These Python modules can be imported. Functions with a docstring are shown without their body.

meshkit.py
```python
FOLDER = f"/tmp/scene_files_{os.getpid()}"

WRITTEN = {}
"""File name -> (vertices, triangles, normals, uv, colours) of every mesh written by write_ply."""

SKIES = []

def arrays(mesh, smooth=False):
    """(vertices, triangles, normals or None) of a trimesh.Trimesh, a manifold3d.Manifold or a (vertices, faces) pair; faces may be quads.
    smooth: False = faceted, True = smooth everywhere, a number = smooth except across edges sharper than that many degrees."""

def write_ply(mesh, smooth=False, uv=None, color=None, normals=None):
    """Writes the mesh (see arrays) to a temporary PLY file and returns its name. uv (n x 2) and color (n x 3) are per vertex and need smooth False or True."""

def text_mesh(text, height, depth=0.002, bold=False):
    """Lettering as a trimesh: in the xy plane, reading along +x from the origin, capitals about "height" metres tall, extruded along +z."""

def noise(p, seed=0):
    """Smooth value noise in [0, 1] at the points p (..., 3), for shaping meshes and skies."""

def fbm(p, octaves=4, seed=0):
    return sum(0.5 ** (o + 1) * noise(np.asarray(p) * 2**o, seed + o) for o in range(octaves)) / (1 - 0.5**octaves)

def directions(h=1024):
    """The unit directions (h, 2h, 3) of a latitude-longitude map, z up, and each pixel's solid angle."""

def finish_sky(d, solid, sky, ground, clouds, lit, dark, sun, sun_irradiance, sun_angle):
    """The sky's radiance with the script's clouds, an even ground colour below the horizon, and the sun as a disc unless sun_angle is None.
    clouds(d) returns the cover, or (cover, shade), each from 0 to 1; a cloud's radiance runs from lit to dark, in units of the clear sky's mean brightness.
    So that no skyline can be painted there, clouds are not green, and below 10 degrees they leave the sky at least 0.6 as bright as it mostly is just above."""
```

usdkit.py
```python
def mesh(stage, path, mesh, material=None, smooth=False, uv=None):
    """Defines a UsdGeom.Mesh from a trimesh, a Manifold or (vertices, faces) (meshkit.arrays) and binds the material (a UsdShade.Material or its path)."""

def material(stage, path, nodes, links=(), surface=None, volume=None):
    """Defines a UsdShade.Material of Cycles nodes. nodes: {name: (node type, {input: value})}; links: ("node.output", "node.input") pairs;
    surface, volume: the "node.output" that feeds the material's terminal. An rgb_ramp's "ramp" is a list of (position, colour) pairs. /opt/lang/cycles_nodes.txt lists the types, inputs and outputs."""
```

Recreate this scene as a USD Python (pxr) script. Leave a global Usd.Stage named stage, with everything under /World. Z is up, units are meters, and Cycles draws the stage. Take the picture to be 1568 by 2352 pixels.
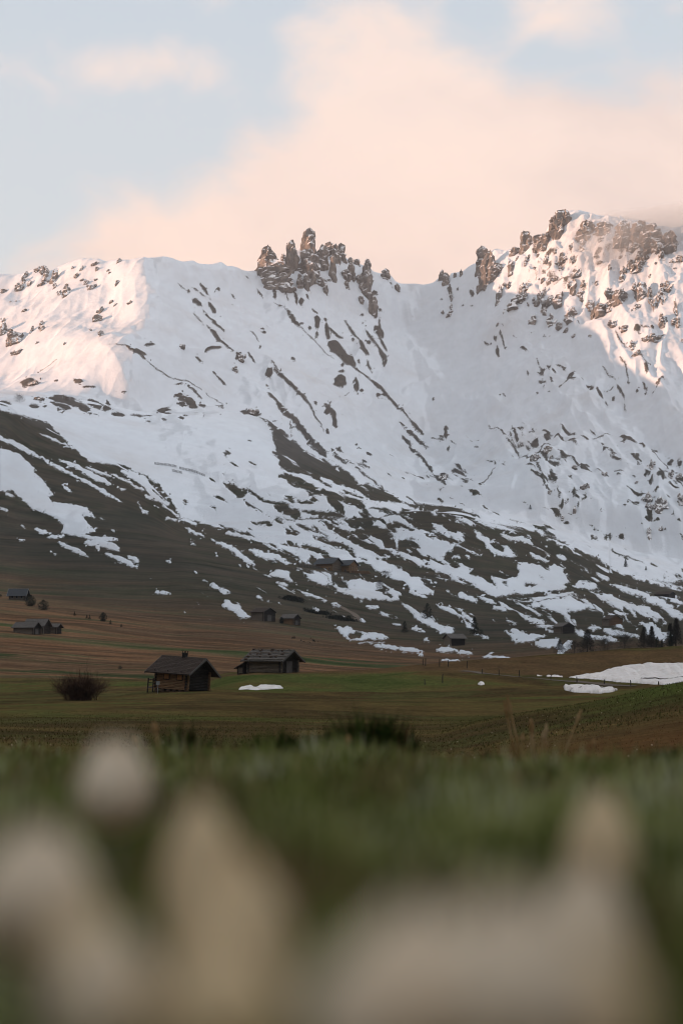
import math, random
import numpy as np
import trimesh, manifold3d
from scipy.interpolate import PchipInterpolator
from scipy.ndimage import map_coordinates
from pxr import Usd, UsdGeom, UsdLux, UsdShade, Gf, Sdf, Vt
import usdkit, meshkit

stage = Usd.Stage.CreateInMemory()
UsdGeom.SetStageUpAxis(stage, 'Z')
UsdGeom.SetStageMetersPerUnit(stage, 1.0)
UsdGeom.Xform.Define(stage, '/World')
UsdGeom.Scope.Define(stage, '/World/Looks')
rng = np.random.default_rng(7)
random.seed(7)

# ------------------------------------------------------------------ camera, sky, sun, exposure
# a 70 mm lens on a 24 x 36 mm sensor held upright, close to the grass, looking level with the lens shifted up
PC, FD, HZ = 784.0, 4573.0, 1572.0      # reading scale of the photograph (1568 wide): centre column, focal length, horizon row
cam = UsdGeom.Camera.Define(stage, '/World/camera')
cam.CreateHorizontalApertureAttr(24.003)
cam.CreateVerticalApertureAttr(36.0)
cam.CreateFocalLengthAttr(70.0)
cam.CreateVerticalApertureOffsetAttr((HZ - 1176.0) / 2352.0 * 36.0)
cam.CreateClippingRangeAttr(Gf.Vec2f(0.02, 20000))
cam.CreateFStopAttr(3.3)
cam.CreateFocusDistanceAttr(280.0)
cam.CreateExposureAttr(EXPOSURE := 1.14)
UsdGeom.Xformable(cam).AddRotateXYZOp().Set(Gf.Vec3f(90, 0, 0))

SUN_EL, SUN_AZ = math.radians(4.2), math.radians(-97.0)     # low sun on the left; azimuth measured from +y towards +x
sd = Gf.Vec3d(math.sin(SUN_AZ) * math.cos(SUN_EL), math.cos(SUN_AZ) * math.cos(SUN_EL), math.sin(SUN_EL))
sun = UsdLux.DistantLight.Define(stage, '/World/sun')
sun.CreateIntensityAttr(1.0)
sun.CreateAngleAttr(0.5)
sun.CreateNormalizeAttr(True)
sun.CreateColorAttr(Gf.Vec3f(1.0, .57, .37))
rot = Gf.Rotation(Gf.Vec3d(0, 0, 1), sd)
UsdGeom.Xformable(sun).AddTransformOp().Set(Gf.Matrix4d().SetRotate(rot))

SKY_STRENGTH = 0.15
def build_sky():
    n = {'tc': ('texture_coordinate', {}),
         'sky': ('sky_texture', {'sky_type': 'single_scattering', 'sun_disc': False, 'sun_elevation': SUN_EL, 'sun_rotation': SUN_AZ, 'altitude': 1900.0, 'air_density': 1.0, 'aerosol_density': 1.0, 'ozone_density': 1.0}),
         'bg': ('background_shader', {'strength': SKY_STRENGTH})}
    l = []
    # cloud bodies: soft ellipsoids of direction, joined, broken up with noise.  (p, q) are where the body lies in the photograph
    def direction(p, q):
        v = np.array([(p - PC) / FD, 1.0, (HZ - q) / FD]); return v / np.linalg.norm(v)
    bodies = [(1000, 570, 760, 330, 1.5), (1350, 430, 540, 270, 1.4), (1620, 500, 420, 330, 1.3), (850, 330, 340, 200, .85), (860, 110, 240, 240, .85), (690, 50, 120, 75, .45), (1275, 45, 200, 85, .85),
              (430, 530, 360, 170, .75), (230, 610, 300, 130, .75), (360, 140, 200, 70, .50), (480, 185, 95, 80, .50), (225, 155, 100, 60, .34), (1568, 0, 110, 34, .5), (1060, 250, 320, 140, .8), (1480, 150, 90, 55, .28)]
    # noise
    n['map'] = ('mapping', {'mapping_type': 'point', 'scale': (1, 1, 1.5)})
    l.append(('tc.generated', 'map.vector'))
    n['nz'] = ('noise_texture', {'dimensions': '3D', 'scale': 19.0, 'detail': 9.0, 'roughness': .58, 'distortion': .35})
    l.append(('map.vector', 'nz.vector'))
    n['nz2'] = ('noise_texture', {'dimensions': '3D', 'scale': 5.0, 'detail': 3.0, 'roughness': .5})
    l.append(('map.vector', 'nz2.vector'))
    prev = None
    for i, (p, q, a, b, w) in enumerate(bodies):
        c = direction(p, q); sx, sz = FD / a, FD / b
        n[f'm{i}'] = ('mapping', {'mapping_type': 'point', 'location': (-c[0] * sx, -c[1] * 3.0, -c[2] * sz), 'scale': (sx, 3.0, sz)})
        n[f'g{i}'] = ('gradient_texture', {'gradient_type': 'spherical'})
        n[f'w{i}'] = ('math', {'math_type': 'multiply', 'value2': w})
        l += [('tc.generated', f'm{i}.vector'), (f'm{i}.vector', f'g{i}.vector'), (f'g{i}.fac', f'w{i}.value1')]
        if prev:
            n[f'a{i}'] = ('math', {'math_type': 'add'})
            l += [(prev, f'a{i}.value1'), (f'w{i}.value', f'a{i}.value2')]
            prev = f'a{i}.value'
        else:
            prev = f'w{i}.value'
    n['nm'] = ('map_range', {'from_min': .3, 'from_max': .7, 'to_min': -.40, 'to_max': .40, 'clamp': False})
    l.append(('nz.fac', 'nm.value'))
    n['sum'] = ('math', {'math_type': 'add'})
    l += [(prev, 'sum.value1'), ('nm.result', 'sum.value2')]
    # elsewhere in the sky the same broken cloud goes on
    n['far'] = ('map_range', {'from_min': .36, 'from_max': .58, 'to_min': 0, 'to_max': .92, 'clamp': True})
    l.append(('nz2.fac', 'far.value'))
    n['cov'] = ('map_range', {'range_type': 'smoothstep', 'from_min': -.02, 'from_max': .95, 'to_min': 0, 'to_max': .97, 'clamp': True})
    l.append(('sum.value', 'cov.value'))
    n['dot'] = ('vector_math', {'math_type': 'dot_product', 'vector2': (0, 1, 0)})
    l.append(('tc.generated', 'dot.vector1'))
    n['front'] = ('map_range', {'from_min': .80, 'from_max': .94, 'to_min': 1, 'to_max': 0, 'clamp': True})
    l.append(('dot.value', 'front.value'))
    n['fm'] = ('math', {'math_type': 'multiply'}); l += [('far.result', 'fm.value1'), ('front.result', 'fm.value2')]
    n['cmax'] = ('math', {'math_type': 'maximum'}); l += [('cov.result', 'cmax.value1'), ('fm.value', 'cmax.value2')]
    # soft folds within the cloud
    n['nz3'] = ('noise_texture', {'dimensions': '3D', 'scale': 11.0, 'detail': 6.0, 'roughness': .55, 'distortion': .4}); l.append(('map.vector', 'nz3.vector'))
    n['fold'] = ('rgb_ramp', {'ramp': [(.30, (.84, .86, .90)), (.50, (.97, .97, .98)), (.68, (1.03, 1.02, 1.01))]}); l.append(('nz3.fac', 'fold.fac'))
    n['cshade'] = ('mix_color', {'blend_type': 'multiply', 'fac': 1.0}); l += [('ccol2.result', 'cshade.a'), ('fold.color', 'cshade.b')]
    # thin high veil over the whole sky, then the clouds, pinker low down
    n['sep'] = ('separate_xyz', {}); l.append(('tc.generated', 'sep.vector'))
    n['el'] = ('map_range', {'from_min': .12, 'from_max': .36, 'to_min': 0, 'to_max': 1, 'clamp': True}); l.append(('sep.z', 'el.value'))
    n['ccol'] = ('mix_color', {'blend_type': 'mix', 'a': CLOUD_LOW, 'b': CLOUD_HIGH}); l.append(('el.result', 'ccol.fac'))
    n['el2'] = ('map_range', {'from_min': .36, 'from_max': .62, 'to_min': 0, 'to_max': 1, 'clamp': True}); l.append(('sep.z', 'el2.value'))
    n['ccol2'] = ('mix_color', {'blend_type': 'mix', 'b': CLOUD_TOP}); l += [('el2.result', 'ccol2.fac'), ('ccol.result', 'ccol2.a')]
    n['vcol'] = ('mix_color', {'blend_type': 'mix', 'a': VEIL_LOW, 'b': VEIL_HIGH}); l.append(('el.result', 'vcol.fac'))
    n['veil'] = ('mix_color', {'blend_type': 'mix', 'fac': VEIL}); l += [('sky.color', 'veil.a'), ('vcol.result', 'veil.b')]
    n['mix'] = ('mix_color', {'blend_type': 'mix'}); l += [('cmax.value', 'mix.fac'), ('veil.result', 'mix.a'), ('cshade.result', 'mix.b')]
    l.append(('mix.result', 'bg.color'))
    return usdkit.material(stage, '/World/Looks/sky_material', n, l, surface='bg.background')
RING = 395.0
HAZE_DENSITY = 5.5e-5
CLOUD_LOW, CLOUD_HIGH = (3.40, 2.46, 2.03), (3.16, 2.68, 2.44)
CLOUD_TOP = (2.92, 2.90, 2.95)      # overhead the cloud is white
VEIL, VEIL_LOW, VEIL_HIGH = .74, (2.50, 2.54, 2.52), (1.92, 2.34, 2.70)
dome = UsdLux.DomeLight.Define(stage, '/World/sky')
UsdShade.MaterialBindingAPI.Apply(dome.GetPrim()).Bind(build_sky())
dome.GetPrim().SetCustomDataByKey('kind', 'structure')
# ------------------------------------------------------------------ helpers
counts = {}
def path_for(name, parent=None):
    base = parent.GetPath() if parent is not None else Sdf.Path('/World')
    k = (str(base), name); i = counts.get(k, 0); counts[k] = i + 1
    return str(base.AppendChild(name if i == 0 else f'{name}_{i:03d}'))
def obj(name, mesh, mat, parent=None, smooth=False):
    return usdkit.mesh(stage, path_for(name, parent), mesh, mat, smooth).GetPrim()
def tag(o, label=None, cat=None, group=None, kind=None):
    for k, v in (('label', label), ('category', cat), ('group', group), ('kind', kind)):
        if v: o.SetCustomDataByKey(k, v)
    return o
def thing(name, label, cat, loc=(0, 0, 0), rotz=0.0, group=None, scale=1.0):
    x = UsdGeom.Xform.Define(stage, path_for(name))
    x.AddTranslateOp().Set(Gf.Vec3d(*map(float, loc)))
    x.AddRotateZOp().Set(math.degrees(rotz))
    if scale != 1.0: x.AddScaleOp().Set(Gf.Vec3f(scale, scale, scale))
    return tag(x.GetPrim(), label, cat, group)
def copy(src, name, label, loc, rotz=0.0, scale=1.0, group=None):
    r = thing(name, label, src.GetCustomDataByKey('category'), loc, rotz, group or src.GetCustomDataByKey('group'), scale)
    r.GetReferences().AddInternalReference(src.GetPath())
    r.SetInstanceable(True)
    return r
def box(x0, x1, y0, y1, z0, z1):
    m = trimesh.creation.box((x1 - x0, y1 - y0, z1 - z0)); m.apply_translation(((x0 + x1) / 2, (y0 + y1) / 2, (z0 + z1) / 2)); return m
def cat(ms): return trimesh.util.concatenate(ms)
def tube(pts, r, sides=6):
    """closed tapered tube along pts; r a number or one per point"""
    p = np.asarray(pts, float); r = np.broadcast_to(np.asarray(r, float), (len(p),))
    t = np.gradient(p, axis=0); t /= np.linalg.norm(t, axis=1, keepdims=True) + 1e-12
    a = np.cross(t, np.where(np.abs(t[:, 2:]) < .9, [0, 0, 1.], [1., 0, 0])); a /= np.linalg.norm(a, axis=1, keepdims=True) + 1e-12
    b = np.cross(t, a); ang = np.arange(sides) * 2 * np.pi / sides
    v = (p[:, None] + r[:, None, None] * (np.cos(ang)[None, :, None] * a[:, None] + np.sin(ang)[None, :, None] * b[:, None])).reshape(-1, 3)
    f = []
    for i in range(len(p) - 1):
        for j in range(sides):
            k = (j + 1) % sides
            f += [(i * sides + j, i * sides + k, (i + 1) * sides + k), (i * sides + j, (i + 1) * sides + k, (i + 1) * sides + j)]
    n = len(v); v = np.vstack([v, p[0], p[-1]])
    for j in range(sides):
        k = (j + 1) % sides
        f += [(n, k, j), (n + 1, (len(p) - 1) * sides + j, (len(p) - 1) * sides + k)]
    return trimesh.Trimesh(v, np.array(f), process=False)
def fbm(x, y, z=0.0, s=1.0, o=4, seed=0):
    x, y, z = np.broadcast_arrays(np.asarray(x, float), np.asarray(y, float), np.asarray(z, float))
    return meshkit.fbm(np.stack([x, y, z], -1) / s, o, seed) * 2 - 1

# ------------------------------------------------------------------ the lie of the land: curves read along the valley, from the grass at the camera to the ridge
# every curve: how far it lies (Y) and how high it stands, as the row q at which it is seen along columns p (1568 wide reading scale)
P0 = [-600, -300, 0, 150, 330, 450, 600, 780, 950, 1100, 1300, 1450, 1568, 1900, 2200]
def lut(d, extra=None): 
    xs = sorted(d); return PchipInterpolator(xs, [d[x] for x in xs], extrapolate=False), xs[0], xs[-1]
def ev(l, p): return l[0](np.clip(p, l[1], l[2]))
SK = {}
for x, y in [(0,500),(40,487),(100,482),(140,480),(175,474),(220,455),(260,445),(320,470),(360,440),(440,412),(520,400),(580,405),(620,394),(660,400),(735,380),(800,378),(850,362),(900,354),(930,372),(1000,385),(1080,384),(1150,395),(1200,395),(1250,410),(1320,412),(1385,403),(1430,435),(1500,445)]:
    SK[x / 1.568 * .57415] = (800 + y / 1.568) * .57415
for x, y in [(80,400),(180,425),(240,415),(310,385),(400,335),(470,295),(530,250),(570,235),(620,270),(680,300),(750,300),(830,320),(880,352),(960,380),(1010,402),(1035,425),(1090,437),(1150,446),(1190,490),(1240,503),(1320,500),(1390,513),(1450,503),(1500,478),(1560,478)]:
    SK[(900 + x / 1.7422) * .57415] = (850 + y / 1.7422) * .57415
for x, y in [(40,505),(110,482),(180,470),(240,430),(285,415),(330,395),(400,345),(460,346),(540,322),(640,300),(690,240),(730,160),(790,86),(830,68),(900,70),(960,95),(1000,122),(1060,137),(1130,150),(1200,152),(1350,155),(1480,190),(1568,185)]:
    SK[(1731 + x / 1.568) * .57415] = (800 + y / 1.568) * .57415
SK.update({-120: 672, -300: 745, -600: 860, 1700: 590, 1900: 640, 2200: 700})
YO = lut({-600: 200, -300: 130, 0: 60, 150: 10, 250: -80, 330: -150, 400: -95, 450: -50, 600: 60, 780: 130, 950: 210, 1050: 190, 1150: 110, 1300: 0, 1450: -30, 1568: -80, 1900: -100, 2200: -60})
def NEAR(Y, z0, z1, z2):  # a height, not a row, at left / middle / right
    return ('z', Y, lut({-600: z0, 100: z0, 784: z1, 1500: z2, 2200: z2}))
LAYERS = [
    ('z', lambda p: 0*p + .06, lut({-600: -.15, 2200: -.15})),
    ('z', lambda p: 0*p + 1.5, lut({-600: -.185, 400: -.185, 900: -.19, 2200: -.185})),
    ('z', lambda p: 0*p + 3.5, lut({-600: -.225, 300: -.23, 800: -.22, 1200: -.235, 2200: -.23})),
    ('z', lambda p: 0*p + 6.5, lut({-600: -.32, 300: -.33, 830: -.31, 1200: -.35, 2200: -.34})),
    ('z', lambda p: 0*p + 10.5, lut({-600: -.50, 0: -.50, 560: -.52, 850: -.50, 1100: -.56, 1568: -.55, 2200: -.54})),
    ('z', lambda p: 0*p + 25.0, lut({-600: -.97, 0: -1.0, 784: -1.03, 1100: -1.08, 1568: -1.04, 2200: -.96})),
    ('z', lambda p: 0*p + 50.0, lut({-600: -1.4, 0: -1.42, 784: -1.55, 1000: -1.65, 1200: -1.30, 1400: -.95, 1568: -.62, 2200: -.2})),
    ('z', lambda p: 0*p + 85.0, lut({-600: -1.7, 0: -1.75, 784: -2.1, 1000: -2.05, 1100: -1.60, 1200: -1.20, 1300: -.90, 1400: -.55, 1500: -.10, 1568: .14, 1900: 1.0, 2200: 1.5})),
    ('z', lambda p: 0*p + 120.0, lut({-600: -1.9, 0: -1.95, 784: -2.2, 1000: -2.3, 1200: -2.2, 1400: -1.7, 1568: -1.1, 1900: 0, 2200: 0})),
    ('q', lambda p: 0*p + 180.0, lut({-600: 1622, 0: 1618, 400: 1612, 784: 1612, 1000: 1612, 1200: 1608, 1400: 1600, 1568: 1590, 2200: 1580})),
    ('q', lambda p: 0*p + 238.0, lut({-600: 1602, 0: 1602, 250: 1600, 400: 1589, 480: 1588, 620: 1588, 800: 1590, 1000: 1582, 1200: 1578, 1400: 1582, 1568: 1575, 2200: 1560})),
    ('q', lambda p: 0*p + 285.0, lut({-600: 1590, 0: 1592, 330: 1582, 470: 1570, 520: 1556, 600: 1547, 800: 1544, 975: 1535, 1150: 1541, 1300: 1553, 1450: 1560, 1568: 1560, 2200: 1530})),
    ('q', lambda p: 0*p + 325.0, lut({-600: 1580, 0: 1582, 330: 1578, 470: 1564, 540: 1549, 700: 1546, 800: 1543, 900: 1538, 975: 1530, 1060: 1523, 1150: 1515, 1230: 1509, 1300: 1503, 1400: 1497, 1568: 1487, 1900: 1470, 2200: 1460})),
    ('q', lambda p: 0*p + 400.0, lut({-600: 1550, 0: 1556, 330: 1562, 470: 1566, 540: 1568, 800: 1566, 1000: 1560, 1300: 1530, 1568: 1510, 2200: 1480})),
    ('q', lambda p: 0*p + 550.0, lut({-600: 1450, 0: 1484, 330: 1506, 600: 1522, 780: 1540, 950: 1548, 1100: 1546, 1300: 1528, 1568: 1505, 2200: 1450})),
    ('q', lambda p: 0*p + 820.0, lut({-600: 1300, 0: 1385, 330: 1412, 606: 1430, 780: 1452, 950: 1468, 1085: 1478, 1300: 1466, 1450: 1458, 1568: 1450, 2200: 1400})),
    ('q', lambda p: 0*p + 1200., lut({-600: 1050, 0: 1232, 330: 1250, 450: 1262, 600: 1287, 780: 1312, 950: 1345, 1100: 1368, 1300: 1396, 1450: 1412, 1568: 1420, 2200: 1360})),
    ('q', lambda p: 1620 - .06 * np.clip(p, 0, 800) + 0*p, lut({-600: 985, -200: 945, 0: 925, 60: 964, 150: 1010, 260: 1062, 350: 1120, 420: 1188, 520: 1203, 700: 1197, 850: 1191, 950: 1176, 1060: 1181, 1100: 1195, 1200: 1224, 1300: 1280, 1420: 1340, 1568: 1372, 1900: 1450, 2200: 1400})),
    ('q', lambda p: 1690 - .06 * np.clip(p, 0, 800) + 0*p, lut({-600: 985, -200: 950, 0: 932, 150: 1016, 260: 1068, 350: 1124, 420: 1180, 520: 1180, 700: 1172, 850: 1172, 950: 1180, 1060: 1186, 1100: 1200, 1200: 1230, 1300: 1286, 1420: 1346, 1568: 1378, 1900: 1455, 2200: 1400})),
    ('q', lambda p: 2120 + .4 * ev(YO, p + 60), lut({-600: 950, -200: 915, 0: 902, 100: 908, 200: 928, 330: 950, 450: 951, 600: 955, 640: 985, 700: 1046, 800: 1092, 900: 1150, 950: 1163, 1060: 1165, 1200: 1195, 1300: 1232, 1420: 1272, 1568: 1310, 1900: 1370, 2200: 1350})),
    ('q', lambda p: 2180 + .5 * ev(YO, p + 60), lut({-600: 945, -200: 912, 0: 900, 100: 905, 200: 928, 330: 953, 450: 956, 600: 962, 640: 990, 700: 1046, 800: 1080, 900: 1120, 950: 1130, 1060: 1130, 1200: 1150, 1300: 1175, 1420: 1200, 1568: 1225, 1900: 1280, 2200: 1280})),
    ('q', lambda p: 2350 + .8 * ev(YO, p + 25), lut({-600: 925, -200: 885, 0: 866, 100: 850, 200: 823, 290: 804, 330: 815, 400: 868, 500: 900, 600: 890, 700: 905, 780: 940, 850: 975, 950: 1040, 1060: 1060, 1200: 1050, 1300: 1060, 1450: 1080, 1568: 1090, 1900: 1150, 2200: 1150})),
    ('q', lambda p: 2520 + .9 * ev(YO, p - 18), lut({-600: 905, -200: 825, 0: 785, 150: 738, 250: 742, 330: 735, 400: 765, 450: 775, 600: 800, 700: 815, 780: 850, 850: 840, 950: 890, 1060: 900, 1200: 870, 1300: 860, 1450: 870, 1568: 870, 1900: 950, 2200: 950})),
    ('q', lambda p: 2670 + ev(YO, p), lut({-600: 880, -200: 745, 0: 704, 150: 675, 250: 665, 330: 650, 450: 680, 600: 710, 700: 715, 780: 730, 850: 735, 950: 765, 1060: 750, 1200: 700, 1300: 680, 1450: 690, 1568: 700, 1900: 750, 2200: 800})),
    ('q', lambda p: 2800 + ev(YO, p), lut(SK)),
    ('z', lambda p: 2980 + ev(YO, p), lut({-600: 360, 0: 470, 700: 460, 1300: 540, 2200: 400})),
    ('z', lambda p: 3700 + ev(YO, p), lut({-600: 250, 2200: 250})),
    ('z', lambda p: 5200 + ev(YO, p), lut({-600: 200, 2200: 200})),
]
ROWS = [3, 8, 10, 10, 14, 20, 40, 64, 56, 64, 60, 60, 44, 24, 60, 90, 130, 8, 150, 10, 120, 100, 90, 90, 6, 4, 3]
ROWS = ROWS[:len(LAYERS) - 1]
NF = 860
pf = np.linspace(-45, 1613, NF)
tan_f = (pf - PC) / FD
th_f = np.arctan(tan_f)
EDGE_L, EDGE_R = math.atan((-600 - PC) / FD), math.atan((2200 - PC) / FD)
left = np.concatenate([np.linspace(-math.pi, EDGE_L, 70)[:-1], np.linspace(EDGE_L, th_f[0], 40)[:-1]])
right = np.concatenate([np.linspace(th_f[-1], EDGE_R, 40)[1:], np.linspace(EDGE_R, math.pi, 70)[1:]])
TH = np.concatenate([left, th_f, right])
NL = len(left)
PT = PC + FD * np.tan(np.clip(TH, EDGE_L, EDGE_R))            # reading column, held beyond the fan
COS = np.cos(np.clip(TH, EDGE_L, EDGE_R))
out_l = np.clip((EDGE_L - TH) / 0.5, 0, 1); out_r = np.clip((TH - EDGE_R) / 0.5, 0, 1)
outw = out_l * out_l * (3 - 2 * out_l) + out_r * out_r * (3 - 2 * out_r)
deg = np.degrees(TH)
# beyond the fan the same high valley goes on all round, ringed by ridges
ring = np.interp(deg, [-180, -150, -120, -90, -60, -35, 30, 60, 110, 150, 180], [330, 360, 420, RING, RING, RING - 20, 420, 460, 400, 340, 330]) + 22 * fbm(np.cos(TH) * 4, np.sin(TH) * 4, 0, 1, 4, 5)
NODE_Y, NODE_Z = [], []
gen = {}
for i, (kind, Yf, l) in enumerate(LAYERS):
    Y = Yf(PT) + 0 * PT
    v = ev(l, PT)
    Z = v if kind == 'z' else Y * (HZ - v) / FD
    R = Y / COS
    g = np.interp(R, [0, 6, 25, 120, 300, 800, 1300, 1900, 2400, 2800, 3000, 3700, 5400], [0, -.25, -.9, -1.2, 2, 40, .22, .42, .72, 1, .8, .5, .4])
    gz = np.where(R > 1000, g * ring, g)
    gz = np.where(R <= 7.5, Z, gz)
    NODE_Y.append(R); NODE_Z.append(Z * (1 - outw) + gz * outw)
NODE_Y, NODE_Z = np.array(NODE_Y), np.array(NODE_Z)
# no creases where the readings change: every curve is eased along itself, the skyline and the near crests least
from scipy.ndimage import gaussian_filter1d
from scipy.interpolate import Akima1DInterpolator
pe = np.arange(PT.min(), PT.max() + 1, 2.0)
SIG = [0] * 9 + [12, 8, 8, 6, 14, 30, 30, 34, 10, 48, 30, 30, 34, 38, 22, 2, 20, 30, 30]
inn = (TH >= EDGE_L) & (TH <= EDGE_R)
for i in range(len(LAYERS)):
    if SIG[i]:
        for A in (NODE_Y, NODE_Z):
            sm = gaussian_filter1d(np.interp(pe, PT[inn], A[i][inn]), ((70 if i < 21 else 55 if i < 23 else 34) if (A is NODE_Y and i > 17) else SIG[i]) / 2.0, mode='nearest')
            A[i][inn] = np.interp(PT[inn], pe, sm)
T = np.concatenate([np.linspace(k, k + 1, n + 1)[:-1] for k, n in enumerate(ROWS)] + [[len(ROWS)]])
KR = np.concatenate([[0], np.cumsum(ROWS)])                    # row of each curve
RR, ZZ = np.empty((len(T), len(TH))), np.empty((len(T), len(TH)))
idx = np.arange(len(LAYERS))
for c in range(len(TH)):
    ry = NODE_Y[:, c]
    lr0 = np.log(ry); lr = PchipInterpolator(idx, lr0)(T)
    RR[:, c] = np.exp(lr)
    ZZ[:, c] = Akima1DInterpolator(lr0, NODE_Z[:, c], method='makima')(np.clip(lr, lr0[0], lr0[-1]))
# the snow dome between the two crests is one rounded sweep
wsm = np.interp(T, [17.9, 18.25, 18.9, 19.0], [0, 1, 1, 0])[:, None] * ((PT > -300) & (PT < 1400))[None, :]
f_ = np.nonzero(inn)[0]; Zs = ZZ.copy(); ex = np.arange(PT[f_[0]], PT[f_[-1]], 2.0)
for r in np.nonzero(wsm.max(1) > 0)[0]:
    Zs[r, f_] = np.interp(PT[f_], ex, gaussian_filter1d(np.interp(ex, PT[f_], ZZ[r, f_]), 40, mode='nearest'))
ZZ = ZZ * (1 - wsm) + Zs * wsm
XX, YY = RR * np.sin(TH), RR * np.cos(TH)
# ------------------------------------------------------------------ where snow lies: patches and bare streaks read from the photograph, laid on the ground they belong to
def view(x0, y0, s): return lambda pts: np.array([((x0 + x / s) * .57415, (y0 + y / s) * .57415) for x, y in pts])
VA, VB, VC = view(0, 800, 1.568), view(900, 850, 1.7422), view(1731, 800, 1.568)
VD, VE, VF = view(0, 1500, 1.568), view(900, 1500, 1.568), view(1731, 1600, 1.568)
VG, VH = view(1600, 2350, 1.3864), view(900, 2200, 2.24)
VS = {'A': 1.568, 'B': 1.7422, 'C': 1.568, 'D': 1.568, 'E': 1.568, 'F': 1.568, 'G': 1.3864, 'H': 2.24}
VV = {'A': VA, 'B': VB, 'C': VC, 'D': VD, 'E': VE, 'F': VF, 'G': VG, 'H': VH}
QX0, QY0, QW, QH = -40, 560, 1690, 1010
gx, gy = np.meshgrid(np.arange(QW) + QX0, np.arange(QH) + QY0)
gx, gy = gx.astype(np.float32), gy.astype(np.float32)
# a gentle wander so that no outline is a straight line
low = np.clip((gy - 900) / 120, 0, 1)
wx = gx + 3.0 * fbm(gx, gy, 0, 16, 3, 1) + (1.4 + 3.0 * low) * fbm(gx * .8, gy * 1.3, 0, 6, 3, 2)
wy = gy + 2.4 * fbm(gx, gy, 7, 16, 3, 3) + (1.2 + 2.2 * low) * fbm(gx * .8, gy * 1.3, 7, 6, 3, 4)
F = np.full((QH, QW), 40.0, np.float32)                        # > 0 snow, < 0 bare, in reading pixels from the edge
ROCK = np.zeros((QH, QW), np.float32)
def window(P, m):
    x0, y0 = np.floor(P.min(0) - m).astype(int); x1, y1 = np.ceil(P.max(0) + m).astype(int)
    x0, x1 = np.clip([x0 - QX0, x1 - QX0], 0, QW); y0, y1 = np.clip([y0 - QY0, y1 - QY0], 0, QH)
    return slice(y0, y1), slice(x0, x1)
def dist_line(P, W, sl):
    X, Y = wx[sl], wy[sl]; best = np.full(X.shape, 1e3, np.float32)
    n = len(P) - 1
    if n == 0: return np.hypot(X - P[0, 0], Y - P[0, 1]) - W / 2
    for i in range(n):
        a, b = P[i], P[i + 1]; d = b - a; t = np.clip(((X - a[0]) * d[0] + (Y - a[1]) * d[1]) / max(d @ d, 1e-6), 0, 1)
        f = (i + t) / n
        w = W / 2 * np.clip(1.15 * np.minimum(1, .35 + 3 * np.minimum(f, 1 - f)), 0, 1)
        best = np.minimum(best, np.hypot(X - a[0] - t * d[0], Y - a[1] - t * d[1]) - w)
    return best
def dist_poly(P, sl):
    X, Y = wx[sl], wy[sl]; best = np.full(X.shape, 1e6, np.float32); ins = np.zeros(X.shape, bool)
    for i in range(len(P)):
        a, b = P[i], P[(i + 1) % len(P)]; d = b - a
        t = np.clip(((X - a[0]) * d[0] + (Y - a[1]) * d[1]) / max(d @ d, 1e-6), 0, 1)
        best = np.minimum(best, (X - a[0] - t * d[0]) ** 2 + (Y - a[1] - t * d[1]) ** 2)
        if a[1] != b[1]:
            ins ^= ((a[1] > Y) != (b[1] > Y)) & (X < d[0] * (Y - a[1]) / d[1] + a[0])
    return np.where(ins, -1, 1) * np.sqrt(best)
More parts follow.
